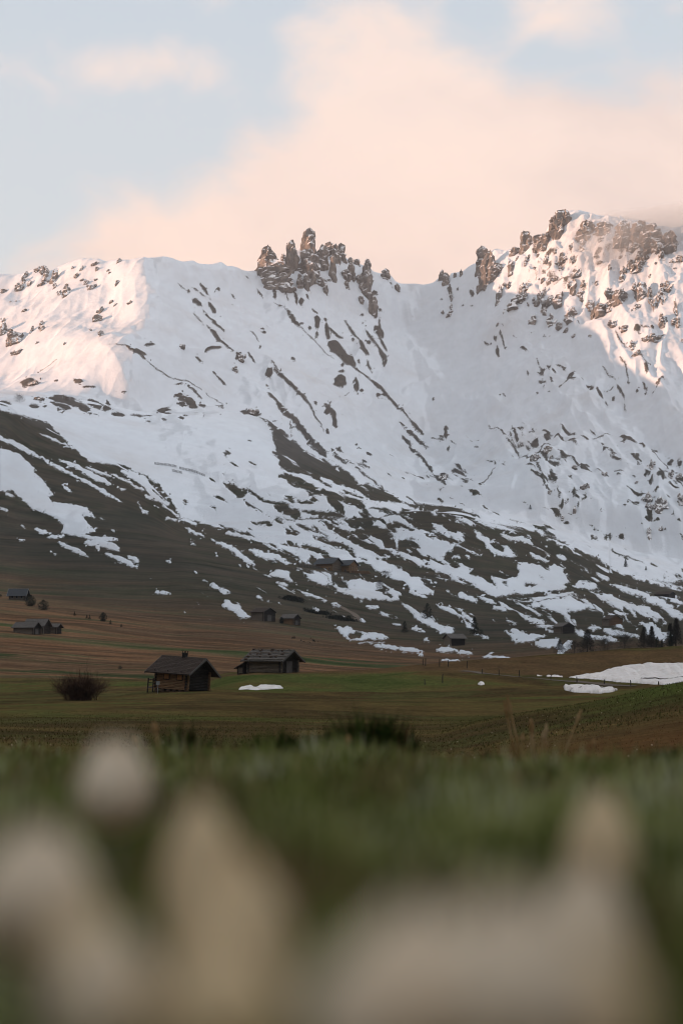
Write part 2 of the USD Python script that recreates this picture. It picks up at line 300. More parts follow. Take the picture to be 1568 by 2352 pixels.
def lay(spec, dark):
    """spec lines: view, width ('p' = outline), then x,y pairs"""
    for line in spec.strip().splitlines():
        for item in line.split(';'):
            k = item.split()
            if not k: continue
            pts = np.array([tuple(map(float, s.split(','))) for s in k[2:]])
            P = VV[k[0]](pts)
            if k[1] == 'p':
                sl = window(P, 25); d = dist_poly(P, sl)
            else:
                w = float(k[1]) / VS[k[0]] * .57415 * (1.22 if dark else 1.0)
                sl = window(P, w / 2 + 25); d = dist_line(P, w, sl)
            F[sl] = np.minimum(F[sl], d) if dark else np.maximum(F[sl], -d)
# the bare lower slopes
base = np.array([(-60, 932), (0, 937), (22, 946), (66, 961), (92, 965), (115, 977), (150, 1012), (205, 1058), (278, 1068), (330, 1094), (366, 1119), (388, 1143), (414, 1187), (450, 1194), (498, 1213), (538, 1217),
    (572, 1229), (605, 1255), (650, 1275), (700, 1292), (735, 1298), (800, 1300), (860, 1290), (905, 1275), (915, 1240), (880, 1215), (900, 1190), (925, 1172), (950, 1177), (994, 1176), (1042, 1175), (1078, 1190), (1115, 1208), (1151, 1215), (1217, 1223), (1258, 1238), (1302, 1259), (1341, 1281), (1375, 1296), (1397, 1318), (1433, 1329), (1488, 1343), (1535, 1351), (1620, 1360), (1700, 1700), (-60, 1700)])
sl = window(base, 30); F[sl] = np.minimum(F[sl], dist_poly(base, sl))
SNOW = '''
D p -60,450 0,465 100,490 200,560 230,620 280,680 340,750 300,760 330,790 400,800 440,800 550,830 600,880 520,880 540,920 610,970 490,1000 390,980 400,930 350,890 290,870 200,840 150,790 80,720 0,720 -60,700
D 30 -60,385 0,395 120,450 240,510; D 18 230,505 400,600 600,700 770,793; D 30 380,540 480,580 600,650 700,690; D 40 770,600 860,640 920,690 960,750 1050,810
D 20 700,620 830,680; D 20 840,700 900,720; D 24 910,760 980,790; D 20 540,580 690,640; D 14 1010,810 1120,885; D 14 1040,900 1110,918; D 18 400,695 445,725; D 12 750,715 790,722
D 24 490,1000 620,1030 740,1032; D 44 540,1050 640,1060 750,1100; D 30 610,1060 620,1105; D 26 220,955 290,980; D 24 300,1005 400,1000; D 26 660,1125 760,1165 865,1210; D 30 800,1145 865,1170; D 28 370,1045 420,1080 545,1140
D 12 115,1025 150,1030; D 14 0,820 50,848; D 18 30,740 85,755; D 24 975,1355 1065,1370; D 8 1265,1280 1305,1295; D 34 1320,1310 1380,1340 1430,1365; D 16 1165,965 1280,1015; D 24 1355,1050 1470,1100 1568,1180
D 26 1150,905 1230,940; D 26 1420,995 1500,1000 1568,1040; D 12 1040,1165 1070,1175; D 9 1350,1125 1365,1130; D 9 695,965 720,975; D 9 1195,1045 1225,1060; D 8 860,795 885,815; D 8 985,835 1000,845; D 8 330,1125 350,1130; D 8 620,888 645,894
D 10 870,825 930,870; D 10 250,360 380,420 520,480; D 10 130,930 160,950
E p 330,1215 410,1230 400,1270 450,1310 300,1260 255,1250; E p 440,1205 600,1240 660,1290 670,1330 560,1330 500,1270; E 30 160,1100 240,1130 330,1150 420,1190
E p 700,1300 800,1285 850,1275 900,1300 980,1300 990,1330 950,1350 990,1370 1040,1345 1080,1370 1100,1420 850,1405 690,1360 640,1340
E 16 430,1350 600,1400; E 40 940,1210 1000,1240 1050,1270 1200,1340 1300,1365; E 20 0,1070 60,1100 180,1165; E 12 330,1300 395,1320; E 18 0,1350 30,1365; E 16 190,1390 240,1411
E p 600,1100 760,1120 830,1110 930,1150 1050,1190 1150,1250 1170,1270 1230,1290 1300,1360 1200,1330 1050,1260 950,1250 920,1200 820,1170 700,1130
E p 1010,960 1110,960 1200,960 1300,990 1370,1040 1440,1080 1520,1130 1480,1150 1400,1130 1330,1150 1250,1130 1200,1090 1130,1040 1060,1010
E p 840,930 940,930 950,960 860,990 820,970; E 30 950,1050 1060,1090; E 40 1060,1110 1200,1160 1330,1250 1430,1290; E 22 1150,1270 1320,1310; E 30 1360,1160 1500,1250 1568,1290; E 50 1010,905 1130,910 1200,945; E 20 1440,920 1500,945; E 24 1430,1000 1500,1035; E 18 1290,860 1330,885; E 26 1370,880 1480,900 1568,950
E p 600,1230 690,1250 750,1300 700,1320 660,1290; E 22 1480,1385 1568,1411; E 20 1150,1350 1260,1390; E 16 1230,1150 1400,1230
F p 0,770 60,785 110,850 100,865 0,805; F p 215,805 290,830 340,870 440,910 500,930 525,970 480,985 400,965 350,940 310,880 240,830; F 28 420,840 490,880 560,870 620,900; F 30 225,925 300,960
F p -20,870 100,890 170,920 210,960 150,940 60,980 70,1000 180,1020 240,1060 220,1100 310,1110 400,1180 380,1220 300,1200 180,1140 60,1080 -20,1060
F p 360,1100 450,1130 500,1110 540,1080 530,1010 620,1020 720,1050 760,1025 820,1060 870,1140 830,1185 600,1215 480,1228 400,1240 330,1210 390,1170
F 24 700,890 830,950 980,1080; F 34 780,970 830,1000; F 40 900,1150 960,1155 1030,1180; F 16 600,960 720,1010; F 12 1010,1090 1110,1130; F 18 1110,1100 1200,1130 1400,1190 1568,1230; F 12 1150,1110 1300,1150 1568,1210
F 26 470,1250 600,1260 700,1240 880,1210; F p 580,1300 640,1270 760,1250 900,1215 960,1250 1000,1290 1030,1340 970,1320 900,1330 840,1320 880,1400 830,1370 760,1330 680,1310
F 62 1030,1220 1120,1250 1200,1310 1280,1411; F 40 1140,1165 1250,1200 1370,1250 1500,1290; F 42 1220,1290 1350,1330 1450,1400; F 26 1430,1290 1568,1350; F 20 1400,1220 1568,1275; F 22 1480,1340 1568,1390
F 18 170,1225 230,1250 270,1262; F 14 280,1240 390,1280; F 16 390,1300 460,1320; F 34 30,1290 150,1330 250,1390; F 16 570,1360 700,1395; F 34 0,1350 50,1400; F 8 460,1375 520,1405
G p 0,80 60,110 100,140 140,170 200,150 240,190 300,230 280,265 220,250 160,210 110,190 80,160 40,120; G p 200,95 300,125 370,150 405,185 380,195 330,160 250,125; G 26 325,40 420,75; G 18 430,55 530,95; G 20 520,110 590,130
G 20 690,160 800,195; G 12 590,180 645,200; G 30 0,345 60,345 120,360; G 20 200,345 315,350; G 16 320,362 395,365; G 20 460,380 540,390 620,400; G p 580,240 640,230 700,260 810,270 720,310 640,320 620,290; G 22 760,215 950,215; G 12 820,240 860,245
G 40 750,320 860,310 900,340; G 34 880,370 950,310; G 32 970,240 1100,280 1200,300; G 16 1040,220 1110,225; G 26 1130,235 1320,270; G 34 1090,120 1180,180 1240,230; G 60 1350,200 1440,270 1500,270; G 30 1440,120 1568,170; G 10 230,408 340,412; G 10 130,288 165,296; G 12 410,255 490,300; G 14 70,225 130,245
H p 0,440 60,470 120,490 200,560 240,600 160,605 90,560 0,520 -20,500; H 16 280,420 345,450; H p 1000,680 1110,690 1160,715 1280,735 1390,745 1465,775 1400,800 1280,785 1200,800 1120,805 1050,775
H 22 610,360 750,400 890,445; H 18 960,480 1035,497; H 9 1210,827 1430,818; H 34 1350,850 1480,870 1568,880; H 30 1215,610 1250,645; H 26 1260,500 1320,510 1380,515; H 30 1400,550 1540,605; H 22 1500,655 1568,670; H 14 465,290 565,320; H 26 110,30 200,80 270,140; H 12 1080,610 1125,630; H 10 360,462 390,466
'''
DARK = '''
A 14 1255,540 1280,580 1320,650; A 8 1215,570 1290,640; A 24 1210,640 1260,690; A 20 1310,670 1350,725; A 14 1270,710 1330,770 1405,840; A 16 1300,800 1370,880 1460,950; A 18 1290,980 1310,945 1385,930; A 4 1115,550 1190,610; A 16 1365,585 1375,610; A 12 1230,1020 1265,1045; A 14 1335,1105 1375,1140 1415,1170; A 6 1210,720 1270,780
A 16 790,940 830,965 880,990 910,1020; A 22 850,965 915,990; A 6 920,1025 990,1080 1060,1125 1180,1190 1260,1240; A 10 1100,1180 1150,1190; A 9 1185,1220 1270,1285; A 4 1290,1260 1400,1310; A 16 910,930 970,935; A 4 680,945 790,940; A 4 240,1060 360,1010; A 12 1180,580 1190,605; A 10 1455,620 1465,640
A 32 310,1240 400,1260 500,1290 570,1335; A 22 320,1275 440,1310; A 22 550,1280 690,1320; A 18 190,1297 245,1305; A 22 130,1150 230,1150; A 12 340,1148 360,1150; A 24 465,1165 515,1170; A 18 360,1320 400,1325; A 20 700,1345 775,1360; A 9 820,1360 950,1362; A 14 670,1260 680,1290; A 10 515,1205 600,1190; A 10 760,1213 790,1215
A 30 990,1330 1070,1340; A 40 1105,1260 1170,1285 1230,1335; A 18 1120,1310 1160,1315; A 18 1120,1385 1155,1390; A 16 1150,1360 1180,1370; A 12 1350,1325 1400,1335; A 16 0,1275 70,1290; A 18 235,1245 270,1255; A 12 1250,1325 1290,1335; A 8 920,1397 940,1400; A 10 1015,1390 1040,1395; A 9 275,1305 295,1300; A 8 590,1343 610,1347
B 22 430,715 480,780 520,820; B 6 520,820 600,890 680,960 760,1030; B 4 340,655 440,720; B 18 340,560 350,630; B 8 415,590 440,640; B 18 490,580 500,665; B 28 535,640 535,665; B 16 570,600 575,630; B 34 645,735 640,830; B 18 590,820 590,840; B 18 635,850 640,880; B 24 710,790 715,900; B 18 720,820 780,870 820,890; B 60 725,930 780,950 830,1020 900,1070
B 14 830,760 900,860 940,900; B 26 940,900 960,970 1000,1010; B 12 985,1040 1030,1120; B 14 980,830 1010,880 1060,950 1130,1030; B 24 990,920 1005,905; B 26 1070,980 1110,1030 1115,1090; B 42 1050,820 1095,890; B 14 1070,890 1130,990; B 24 1040,760 1050,700; B 12 1070,760 1080,830; B 12 860,1060 960,1130 1000,1160 1060,1210; B 20 1040,1200 1080,1240
B 16 1060,1210 1140,1290 1220,1390; B 18 1055,1275 1080,1295; B 64 765,1215 800,1190 830,1205; B 20 818,1065 820,1090; B 16 790,1130 830,1125; B 36 910,1170 915,1250; B 24 945,1245 965,1245; B 10 320,1055 370,1120; B 46 295,1110 315,1150; B 18 340,1110 420,1190 500,1280 570,1370; B 12 280,1190 310,1215; B 14 300,1260 330,1290; B 28 370,1310 380,1350 420,1390; B 16 630,1360 632,1385
B 50 85,995 105,1015; B 8 0,920 60,975; B 12 160,985 210,1040; B 22 468,1025 482,1045; B 6 175,845 235,910; B 20 270,855 275,870; B 26 70,1080 72,1100; B 18 380,540 388,545; B 28 1035,570 1055,590; B 20 1075,700 1090,705; B 12 1300,745 1303,750; B 14 520,800 545,795; B 12 370,670 385,685; B 14 410,685 415,690; B 20 885,890 895,910; B 12 930,1040 935,1060; B 14 945,730 960,735; B 12 240,935 245,945; B 10 150,465 160,475; B 10 230,550 265,605; B 8 690,490 705,510; B 12 710,500 740,500; B 14 435,565 445,575
B 14 670,400 690,410; B 14 480,400 500,410; B 10 610,690 640,710; B 16 695,755 705,775; B 12 920,1270 930,1275; B 9 850,1275 855,1280; B 9 740,1350 720,1394; B 12 545,520 560,560; B 14 440,520 460,525; B 10 1140,510 1160,525; B 8 960,785 965,795; B 16 1440,1335 1455,1345
C 18 405,1000 405,1050; C 10 320,960 350,985; C 10 415,910 450,985; C 14 385,940 395,960; C 16 545,960 590,970; C 8 650,1040 690,1120; C 12 680,1090 685,1160; C 16 720,1060 735,1090; C 26 755,1110 770,1130; C 18 885,1045 875,1090; C 40 855,1130 870,1150; C 20 840,1190 890,1200; C 10 860,1190 790,1270; C 14 670,1190 710,1240; C 12 740,1190 750,1235; C 14 930,1195 940,1205; C 20 960,1220 990,1250 1000,1290; C 34 1035,1275 1060,1310; C 8 1080,1330 1100,1360
C 7 1065,1095 1140,1200; C 12 1150,1220 1200,1310; C 7 1165,1070 1210,1150 1225,1230; C 18 1335,1160 1345,1230; C 12 1320,1255 1340,1310; C 5 1195,1325 1215,1365; C 7 1140,900 1175,960 1225,1035; C 8 1160,940 1180,970; C 26 1265,960 1300,950; C 8 1300,940 1360,945; C 18 1370,935 1385,945; C 14 1430,960 1450,975; C 10 1440,1290 1400,1355; C 14 1395,1325 1400,1330; C 10 1455,890 1475,900; C 5 1280,1100 1340,1170; C 9 770,1040 830,1060; C 14 815,1055 830,1065; C 10 590,1145 600,1135
C 20 105,575 120,665; C 12 155,590 158,610; C 18 235,615 255,660; C 10 45,665 60,670; C 10 180,718 190,720; C 8 240,710 250,715; C 10 650,1265 660,1275; C 12 720,1285 730,1290; C 9 690,1250 700,1260; C 16 1125,1300 1140,1310; C 12 1270,1315 1285,1320; C 14 1330,1320 1335,1325; C 9 1215,1235 1235,1245; C 8 1100,1250 1130,1230; C 8 440,1275 455,1290; C 8 690,800 715,795; C 10 730,825 735,825; C 9 910,770 915,795; C 9 615,825 618,828; C 8 500,905 510,905; C 8 435,880 442,882
E p 215,265 290,290 345,330 470,440 500,470 600,540 640,545 760,620 850,690 980,735 1150,820 1000,800 900,800 820,730 700,700 650,670 590,640 600,690 520,650 380,620 350,590 330,530 305,450 300,390 290,330
E 26 320,155 370,220 440,290 490,370 560,450 630,510; E 10 410,290 420,380; E 9 340,0 420,90 500,180 570,290 620,370; E 14 270,110 330,160; E 26 100,235 220,245; E 24 620,215 680,280 700,350; E 28 630,260 650,262; E 18 640,350 655,390; E 16 660,490 700,540 760,580; E 24 710,495 725,505; E 14 850,700 980,740 1150,830
E 12 870,0 980,90 1080,210 1160,300; E 18 1160,300 1240,390; E 16 1095,310 1160,370 1250,460; E 14 1120,330 1200,400 1260,480; E 18 1110,390 1170,460; E 20 1150,460 1250,560 1320,640 1380,710; E 20 955,125 965,140; E 16 1385,390 1378,440; E 12 1400,490 1404,510; E 36 1360,630 1385,645; E 12 815,460 830,465; E 10 1345,742 1355,750; E 5 840,485 860,497
E 34 340,650 430,670 560,740 700,780 850,830 890,880; E 40 20,715 90,760 130,745; E 14 130,730 250,800 400,820; E 46 320,830 420,860 470,890; E 18 480,860 620,880 750,890; E 44 650,790 740,870; E 20 190,930 290,925; E 8 290,915 520,905 760,905 940,910 1040,880 1120,880; E 14 380,790 560,820; E 24 380,990 450,1000; E 14 440,940 600,1000; E 50 730,930 900,930 880,1000 780,980; E 34 600,920 720,980 850,1050 1000,1110 1100,1170 1300,1240 1568,1320
E 56 900,960 990,1000 1060,1080; E 16 1060,920 1180,970; E 20 1010,950 1070,980; E 58 1120,1050 1200,1060; E 22 1160,1110 1200,1130; E 26 1130,900 1200,940 1320,970; E 22 1150,830 1300,850 1430,860 1568,900; E 32 1220,850 1260,870; E 50 1380,930 1480,960 1568,1010; E 18 1250,1000 1350,1030; E 36 1370,1140 1480,1100 1568,1130; E 40 1440,1080 1568,1200; E 26 480,1070 550,1090 640,1130; E 16 560,1020 640,1040 700,1080; E 30 650,1040 760,1080 820,1150
E 44 620,1195 750,1225 900,1240; E 40 680,1260 760,1330; E 26 330,1210 440,1190; E 26 430,1200 520,1300 700,1360; E 40 900,1230 1050,1300 1150,1340; E 12 900,840 1040,860; E 14 740,740 860,790; E 12 560,660 660,720; E 10 640,600 720,660; E 12 120,800 190,850; E 9 760,560 860,640 1000,740; E 8 500,600 640,650; E 10 430,700 520,730
E 16 80,990 150,1010 240,1090 360,1130 470,1160; E 12 340,1060 470,1080; E 20 1080,1130 1130,1160; E 10 960,860 1130,890; E 16 380,770 450,790; E 12 1200,1060 1220,1090; E 22 1420,1180 1450,1210
F 11 350,230 430,310 510,390 560,460 620,500 670,580 720,660 800,720; F 6 470,300 510,380; F 18 500,255 530,370; F 28 548,272 562,282; F 52 705,310 725,315; F 40 635,345 650,365; F 16 690,380 670,460 710,500 740,540 800,550; F 22 735,580 775,630; F 34 925,545 965,545; F 22 875,418 890,418; F 18 738,345 745,360; F 10 830,330 900,345; F 9 1000,380 1050,390 1085,350; F 20 1070,460 1078,470; F 12 1050,440 1065,440
F 24 882,670 886,710; F 14 860,612 870,625; F 24 808,730 812,750; F 20 1350,380 1400,380; F 24 1365,400 1378,425; F 14 1325,430 1320,455; F 26 1488,445 1492,480; F 30 1540,465 1550,480; F 22 1270,515 1285,515; F 40 1345,600 1355,620; F 38 1360,660 1375,665; F 46 1420,625 1435,660; F 22 1280,700 1290,700; F 18 1485,655 1488,685; F 22 1395,718 1410,722; F 26 1350,785 1360,860; F 32 1410,800 1435,808; F 14 1220,755 1226,757; F 14 1050,800 1075,800; F 44 1550,600 1560,640; F 26 1555,780 1568,780; F 9 965,700 900,770
F 3 480,765 580,795; F 8 380,480 300,570; F 14 380,455 388,452; F 16 290,572 305,575; F 8 1150,1020 1210,1050 1330,1090; F 8 985,900 1030,935; F 10 1070,910 1110,940; F 8 1120,990 1140,995; F 8 1440,1155 1460,1160; F 20 85,210 82,290; F 10 100,330 103,350; F 34 60,475 80,485; F 12 40,585 55,592; F 14 1555,560 1500,530 1470,560; F 10 1180,400 1230,385; F 12 560,320 570,325; F 9 600,290 640,280; F 12 800,360 805,370; F 10 755,378 765,380; F 10 960,420 970,425; F 8 780,655 800,695; F 9 850,715 830,740; F 8 775,755 795,775
F 26 385,912 440,935; F 16 580,1160 640,1160; F 9 440,1150 460,1150; F 22 830,1165 870,1145; F 12 820,1070 850,1110; F 9 390,1238 560,1220 820,1198 1030,1183 1140,1148; F 7 1010,880 1140,915
F 26 1195,1310 1240,1370 1270,1411; F 16 480,1248 620,1255; F 30 920,1180 1010,1230; F 22 1040,1260 1080,1330 1120,1411; F 20 1060,1180 1150,1200; F 26 1350,1290 1450,1330; F 14 1180,1230 1300,1280
G 26 1240,120 1290,180 1330,220; G 34 160,130 230,180 300,200; H 46 1100,770 1230,752; G 14 1110,275 1160,272; G 10 1190,255 1215,255; G 26 900,240 960,255; G 24 1430,210 1500,240; G 20 1120,200 1190,205
'''
lay(SNOW, False); lay(DARK, True)
# thin loose scatter of stones and melt holes near what is already bare
near = np.clip(1 - F / 16, 0, 1) * (F > 0)
sp = fbm(gx * .75, gy * 1.15, 3, 5.0, 2, 11)
F = np.minimum(F, np.where((sp > .62 - .30 * near) & (gy > 640), (.62 - .30 * near - sp) * 14, 40)).astype(np.float32)
sp2 = fbm(gx * .7 + gy * .25, gy * 1.4, 9, 7.0, 3, 14)
F = np.maximum(F, np.where((F < 0) & (F > -7) & (sp2 > .30), (sp2 - .30) * 9, -40)).astype(np.float32)
# the mixed belt: snow lingers in furrows that run down to the right, turf shows through between them
ang = .50; al, ac = gx * math.cos(ang) + gy * math.sin(ang), -gx * math.sin(ang) + gy * math.cos(ang)
fur = fbm(al * .22, ac, 5, 9.0, 4, 91)
belt = np.clip((gy - (985 + np.clip(540 - gx, 0, 600) * .9)) / 60, 0, 1) * np.clip((1420 + .05 * gx - gy) / 60, 0, 1) * np.clip((gx - 300) / 200, 0, 1)
fold = np.clip(1 - np.abs(gy - 960 - (gx - 610) * .52) / 150, 0, 1) * np.clip((gx - 590) / 60, 0, 1) * np.clip((960 - gx) / 60, 0, 1)
thr = .62 - .22 * np.maximum(belt, fold) - .12 * np.clip(1 + F / 14, 0, 1)
F = np.where(F < 0, np.maximum(F, (fur - thr) * 22 * (belt + fold > .02)  - 40 * (belt + fold <= .02)), F)
fur2 = fbm(al * .25, ac, 15, 8.0, 4, 92)
thr2 = .66 - .24 * belt - .14 * np.clip(1 - F / 12, 0, 1)
F = np.where(F > 0, np.minimum(F, (thr2 - fur2) * 22 * (belt > .02) + 40 * (belt <= .02)), F).astype(np.float32)
PP = PC + FD * np.tan(np.clip(TH, -1.4, 1.4))[None, :] + 0 * RR
QQ = HZ - FD * ZZ / np.where(np.abs(TH) < 1.4, YY, 1e9)
# a vertex behind a crest is out of sight: what lies there follows the land itself
vis = np.ones_like(RR, bool)
top = np.maximum.accumulate(-QQ, axis=0)
vis = -QQ >= top - 1.0
seen = vis & (PP > -38) & (PP < 1640) & (QQ > 565) & (QQ < 1560)
FS = np.full(RR.shape, 12.0, np.float32)
FS[seen] = map_coordinates(F, [QQ[seen] - QY0, PP[seen] - QX0], order=1, mode='nearest')
wild = ~seen
hb = np.clip((ZZ - 150) / 60, -1, 1) * 8 + 9 * fbm(XX, YY, 0, 130, 4, 21)
FS[wild] = hb[wild]
FS[RR < 360] = -30
blend = np.clip((RR - 360) / 60, 0, 1)
FS = np.where(RR < 420, np.minimum(FS, -30 + 60 * blend), FS)
FS = np.clip(FS, -30, 30)
# ------------------------------------------------------------------ relief
rowk = T[:, None] + 0 * RR
wm = np.interp(T, [17, 19, 21, 24, 25, 28], [0, .25, .8, 1, 1, 1])[:, None]
infr = np.interp(PP, [400, 600, 950, 1120, 1250, 1700], [.7, .9, .8, 1.2, 2.3, 2.3])
def ridged(x, y, s, o, seed): return 1 - np.abs(fbm(x, y, 0, s, o, seed)) * 2.2
g1 = ridged(XX + .25 * YY, YY * .28, 95, 3, 31)
g2 = ridged(XX - .2 * YY, YY * .4, 38, 3, 32)
crest_ease = 1 - .75 * np.exp(-((rowk - 24) / .25) ** 2)
lf = np.interp(PP, [150, 300, 380, 480], [1, 1, .6, 0]) * np.interp(T, [19, 20.5, 24], [0, 1, 1])[:, None]
DZ = wm * infr * crest_ease * (9 * g1 + 9 * np.interp(PP, [380, 520, 1640], [.4, 1, 1]) * ridged(XX - .1 * YY, YY * .22, 150, 2, 43) + 4.0 * g2 + 1.6 * fbm(XX, YY, ZZ, 14, 3, 33) + 1.1 * ridged(XX + .1 * YY, YY * .16, 15, 2, 37)) + wm * crest_ease * lf * (12 * fbm(XX + .5 * YY, YY * .5, 0, 80, 3, 35) + 10 * fbm(XX, YY, 0, 190, 2, 36))
# bare rock and turf stand a little proud of the snow on the mountain
proud = np.clip(-FS, 0, 5) / 5
DZ += wm * proud * np.where(rowk > 18, 1, 0) * (2.2 + 3.0 * np.abs(fbm(XX, YY, ZZ, 9, 3, 34)))
# broken cliffs of the right massif and under the middle towers
sm01 = lambda a, b, x: np.clip((x - a) / (b - a), 0, 1)
pw_, qw_ = PP + 40 * fbm(XX, YY, ZZ, 60, 3, 46), QQ + 50 * fbm(XX, YY, ZZ, 60, 3, 47)
wr = sm01(1050, 1230, pw_) * sm01(800, 640, qw_) * sm01(1640, 1600, PP) + .40 * sm01(585, 640, pw_) * sm01(880, 820, pw_) * sm01(710, 640, qw_)
wr = wr * (rowk > 20) * crest_ease
cl = ridged(XX, YY * .55 + ZZ * .4, 34, 4, 38)
DZ += wr * (10 * np.clip(cl, -.5, 1) + 4 * fbm(XX, YY, ZZ, 9, 3, 39))
hill = np.interp(T, [13, 14.5, 17, 19, 21], [0, 1, 1, .8, 0])[:, None]
DZ += hill * (1.8 * fbm(XX, YY * .7, 0, 60, 4, 41) + .5 * fbm(XX * .5 + 0, YY * 1.4, 0, 16, 3, 42))
# the convex snow dome above the dark fold
DZ += 4 * np.exp(-((PP - 470) / 140) ** 2) * np.exp(-((rowk - 18.45) / .3) ** 2)
DZ += hill * np.clip(-FS, -2, 2) * -.18          # snow lies on top of the turf
fld = np.interp(RR, [8, 30, 120, 300, 420, 600], [0, .06, .30, .60, .6, 0])
DZ += fld * (fbm(XX, YY, 0, 22, 3, 51) + .45 * fbm(XX, YY, 0, 6, 3, 52))
ZZ = ZZ + DZ * np.interp(deg, [-60, EDGE_L * 57.3, EDGE_R * 57.3, 60], [1, 1, 1, 1])[None, :]
QQ = HZ - FD * ZZ / np.where(np.abs(TH) < 1.4, YY, 1e9)

# faces too steep to hold snow show rock
e1 = np.stack([np.gradient(XX, axis=1), np.gradient(YY, axis=1), np.gradient(ZZ, axis=1)], -1); e2 = np.stack([np.gradient(XX, axis=0), np.gradient(YY, axis=0), np.gradient(ZZ, axis=0)], -1)
nn_ = np.cross(e1, e2); steep = 1 - np.abs(nn_[..., 2]) / (np.linalg.norm(nn_, axis=-1) + 1e-9)
st_f = (steep - .72 - .5 * np.clip(1 - wr, 0, 1) + .18 * fbm(XX, YY, ZZ, 12, 3, 44)) * 16
FS = np.where(wr > .02, np.minimum(FS, np.clip(-st_f, -6, 30)), FS)

def ground(x, y):
    """height of the land at (x, y), within the fan in front of the camera"""
    th, r = math.atan2(x, y), math.hypot(x, y)
    c = np.clip(np.searchsorted(TH, th) - 1, 0, len(TH) - 2); w = (th - TH[c]) / (TH[c + 1] - TH[c])
    return float((1 - w) * np.interp(r, RR[:, c], ZZ[:, c]) + w * np.interp(r, RR[:, c + 1], ZZ[:, c + 1]))
GT, GR = np.linspace(-.30, .30, 601), np.exp(np.linspace(math.log(.2), math.log(200.0), 700))
GZ = np.empty((len(GR), len(GT)))
for j_, t_ in enumerate(GT):
    c_ = int(np.clip(np.searchsorted(TH, t_) - 1, 0, len(TH) - 2)); w_ = (t_ - TH[c_]) / (TH[c_ + 1] - TH[c_])
    GZ[:, j_] = (1 - w_) * np.interp(GR, RR[:, c_], ZZ[:, c_]) + w_ * np.interp(GR, RR[:, c_ + 1], ZZ[:, c_ + 1])
def ground_many(xy):
    """ground() for many points of the near meadow"""
    th, r = np.arctan2(xy[:, 0], xy[:, 1]), np.hypot(xy[:, 0], xy[:, 1])
    return map_coordinates(GZ, [np.log(r / .2) / math.log(1000.0) * 699, (th + .30) / .001], order=1, mode='nearest')
def hit(p, q, ymin=0.0):
    """the nearest land seen at (p, q), no nearer than ymin"""
    th = math.atan((p - PC) / FD)
    c = int(np.clip(np.searchsorted(TH, th), 0, len(TH) - 1))
    qq, r = QQ[:, c], RR[:, c]; ok = np.nonzero((qq <= q) & (r * math.cos(TH[c]) >= ymin))[0]
    i = ok[0] if len(ok) else int(np.argmin(np.abs(qq - q) + 1e3 * (r < ymin)))
    if i > 0 and qq[i - 1] > q and r[i - 1] * math.cos(TH[c]) >= ymin:
        w = (qq[i - 1] - q) / max(qq[i - 1] - qq[i], 1e-9); rr = r[i - 1] + w * (r[i] - r[i - 1])
    else: rr = r[i]
    x, y = rr * math.sin(th), rr * math.cos(th)
    return np.array([x, y, ground(x, y)])
def at_depth(p, q, Y):
    return np.array([Y * (p - PC) / FD, Y, Y * (HZ - q) / FD])

# ------------------------------------------------------------------ ground materials
def noise(n, l, name, scale, detail=4, rough=.55, vec='pos.position', sc=None, dist=0.0):
    n[name] = ('noise_texture', {'dimensions': '3D', 'scale': scale, 'detail': float(detail), 'roughness': rough, 'distortion': dist})
    if sc is not None:
        n[name + '_m'] = ('mapping', {'mapping_type': 'point', 'scale': sc}); l += [(vec, name + '_m.vector'), (name + '_m.vector', name + '.vector')]
    else: l.append((vec, name + '.vector'))
def ramp(n, l, name, src, stops): n[name] = ('rgb_ramp', {'ramp': stops}); l.append((src, name + '.fac'))
def mixc(n, l, name, fac, a, b, blend='mix'):
    n[name] = ('mix_color', {'blend_type': blend}); d = n[name][1]
    for k, s in (('fac', fac), ('a', a), ('b', b)):
        if isinstance(s, str): l.append((s, f'{name}.{k}'))
        else: d[k] = s
def rng_(n, l, name, src, a, b, c=0., d=1., smooth=False):
    n[name] = ('map_range', {'range_type': 'smoothstep' if smooth else 'linear', 'from_min': a, 'from_max': b, 'to_min': c, 'to_max': d, 'clamp': True}); l.append((src, name + '.value'))
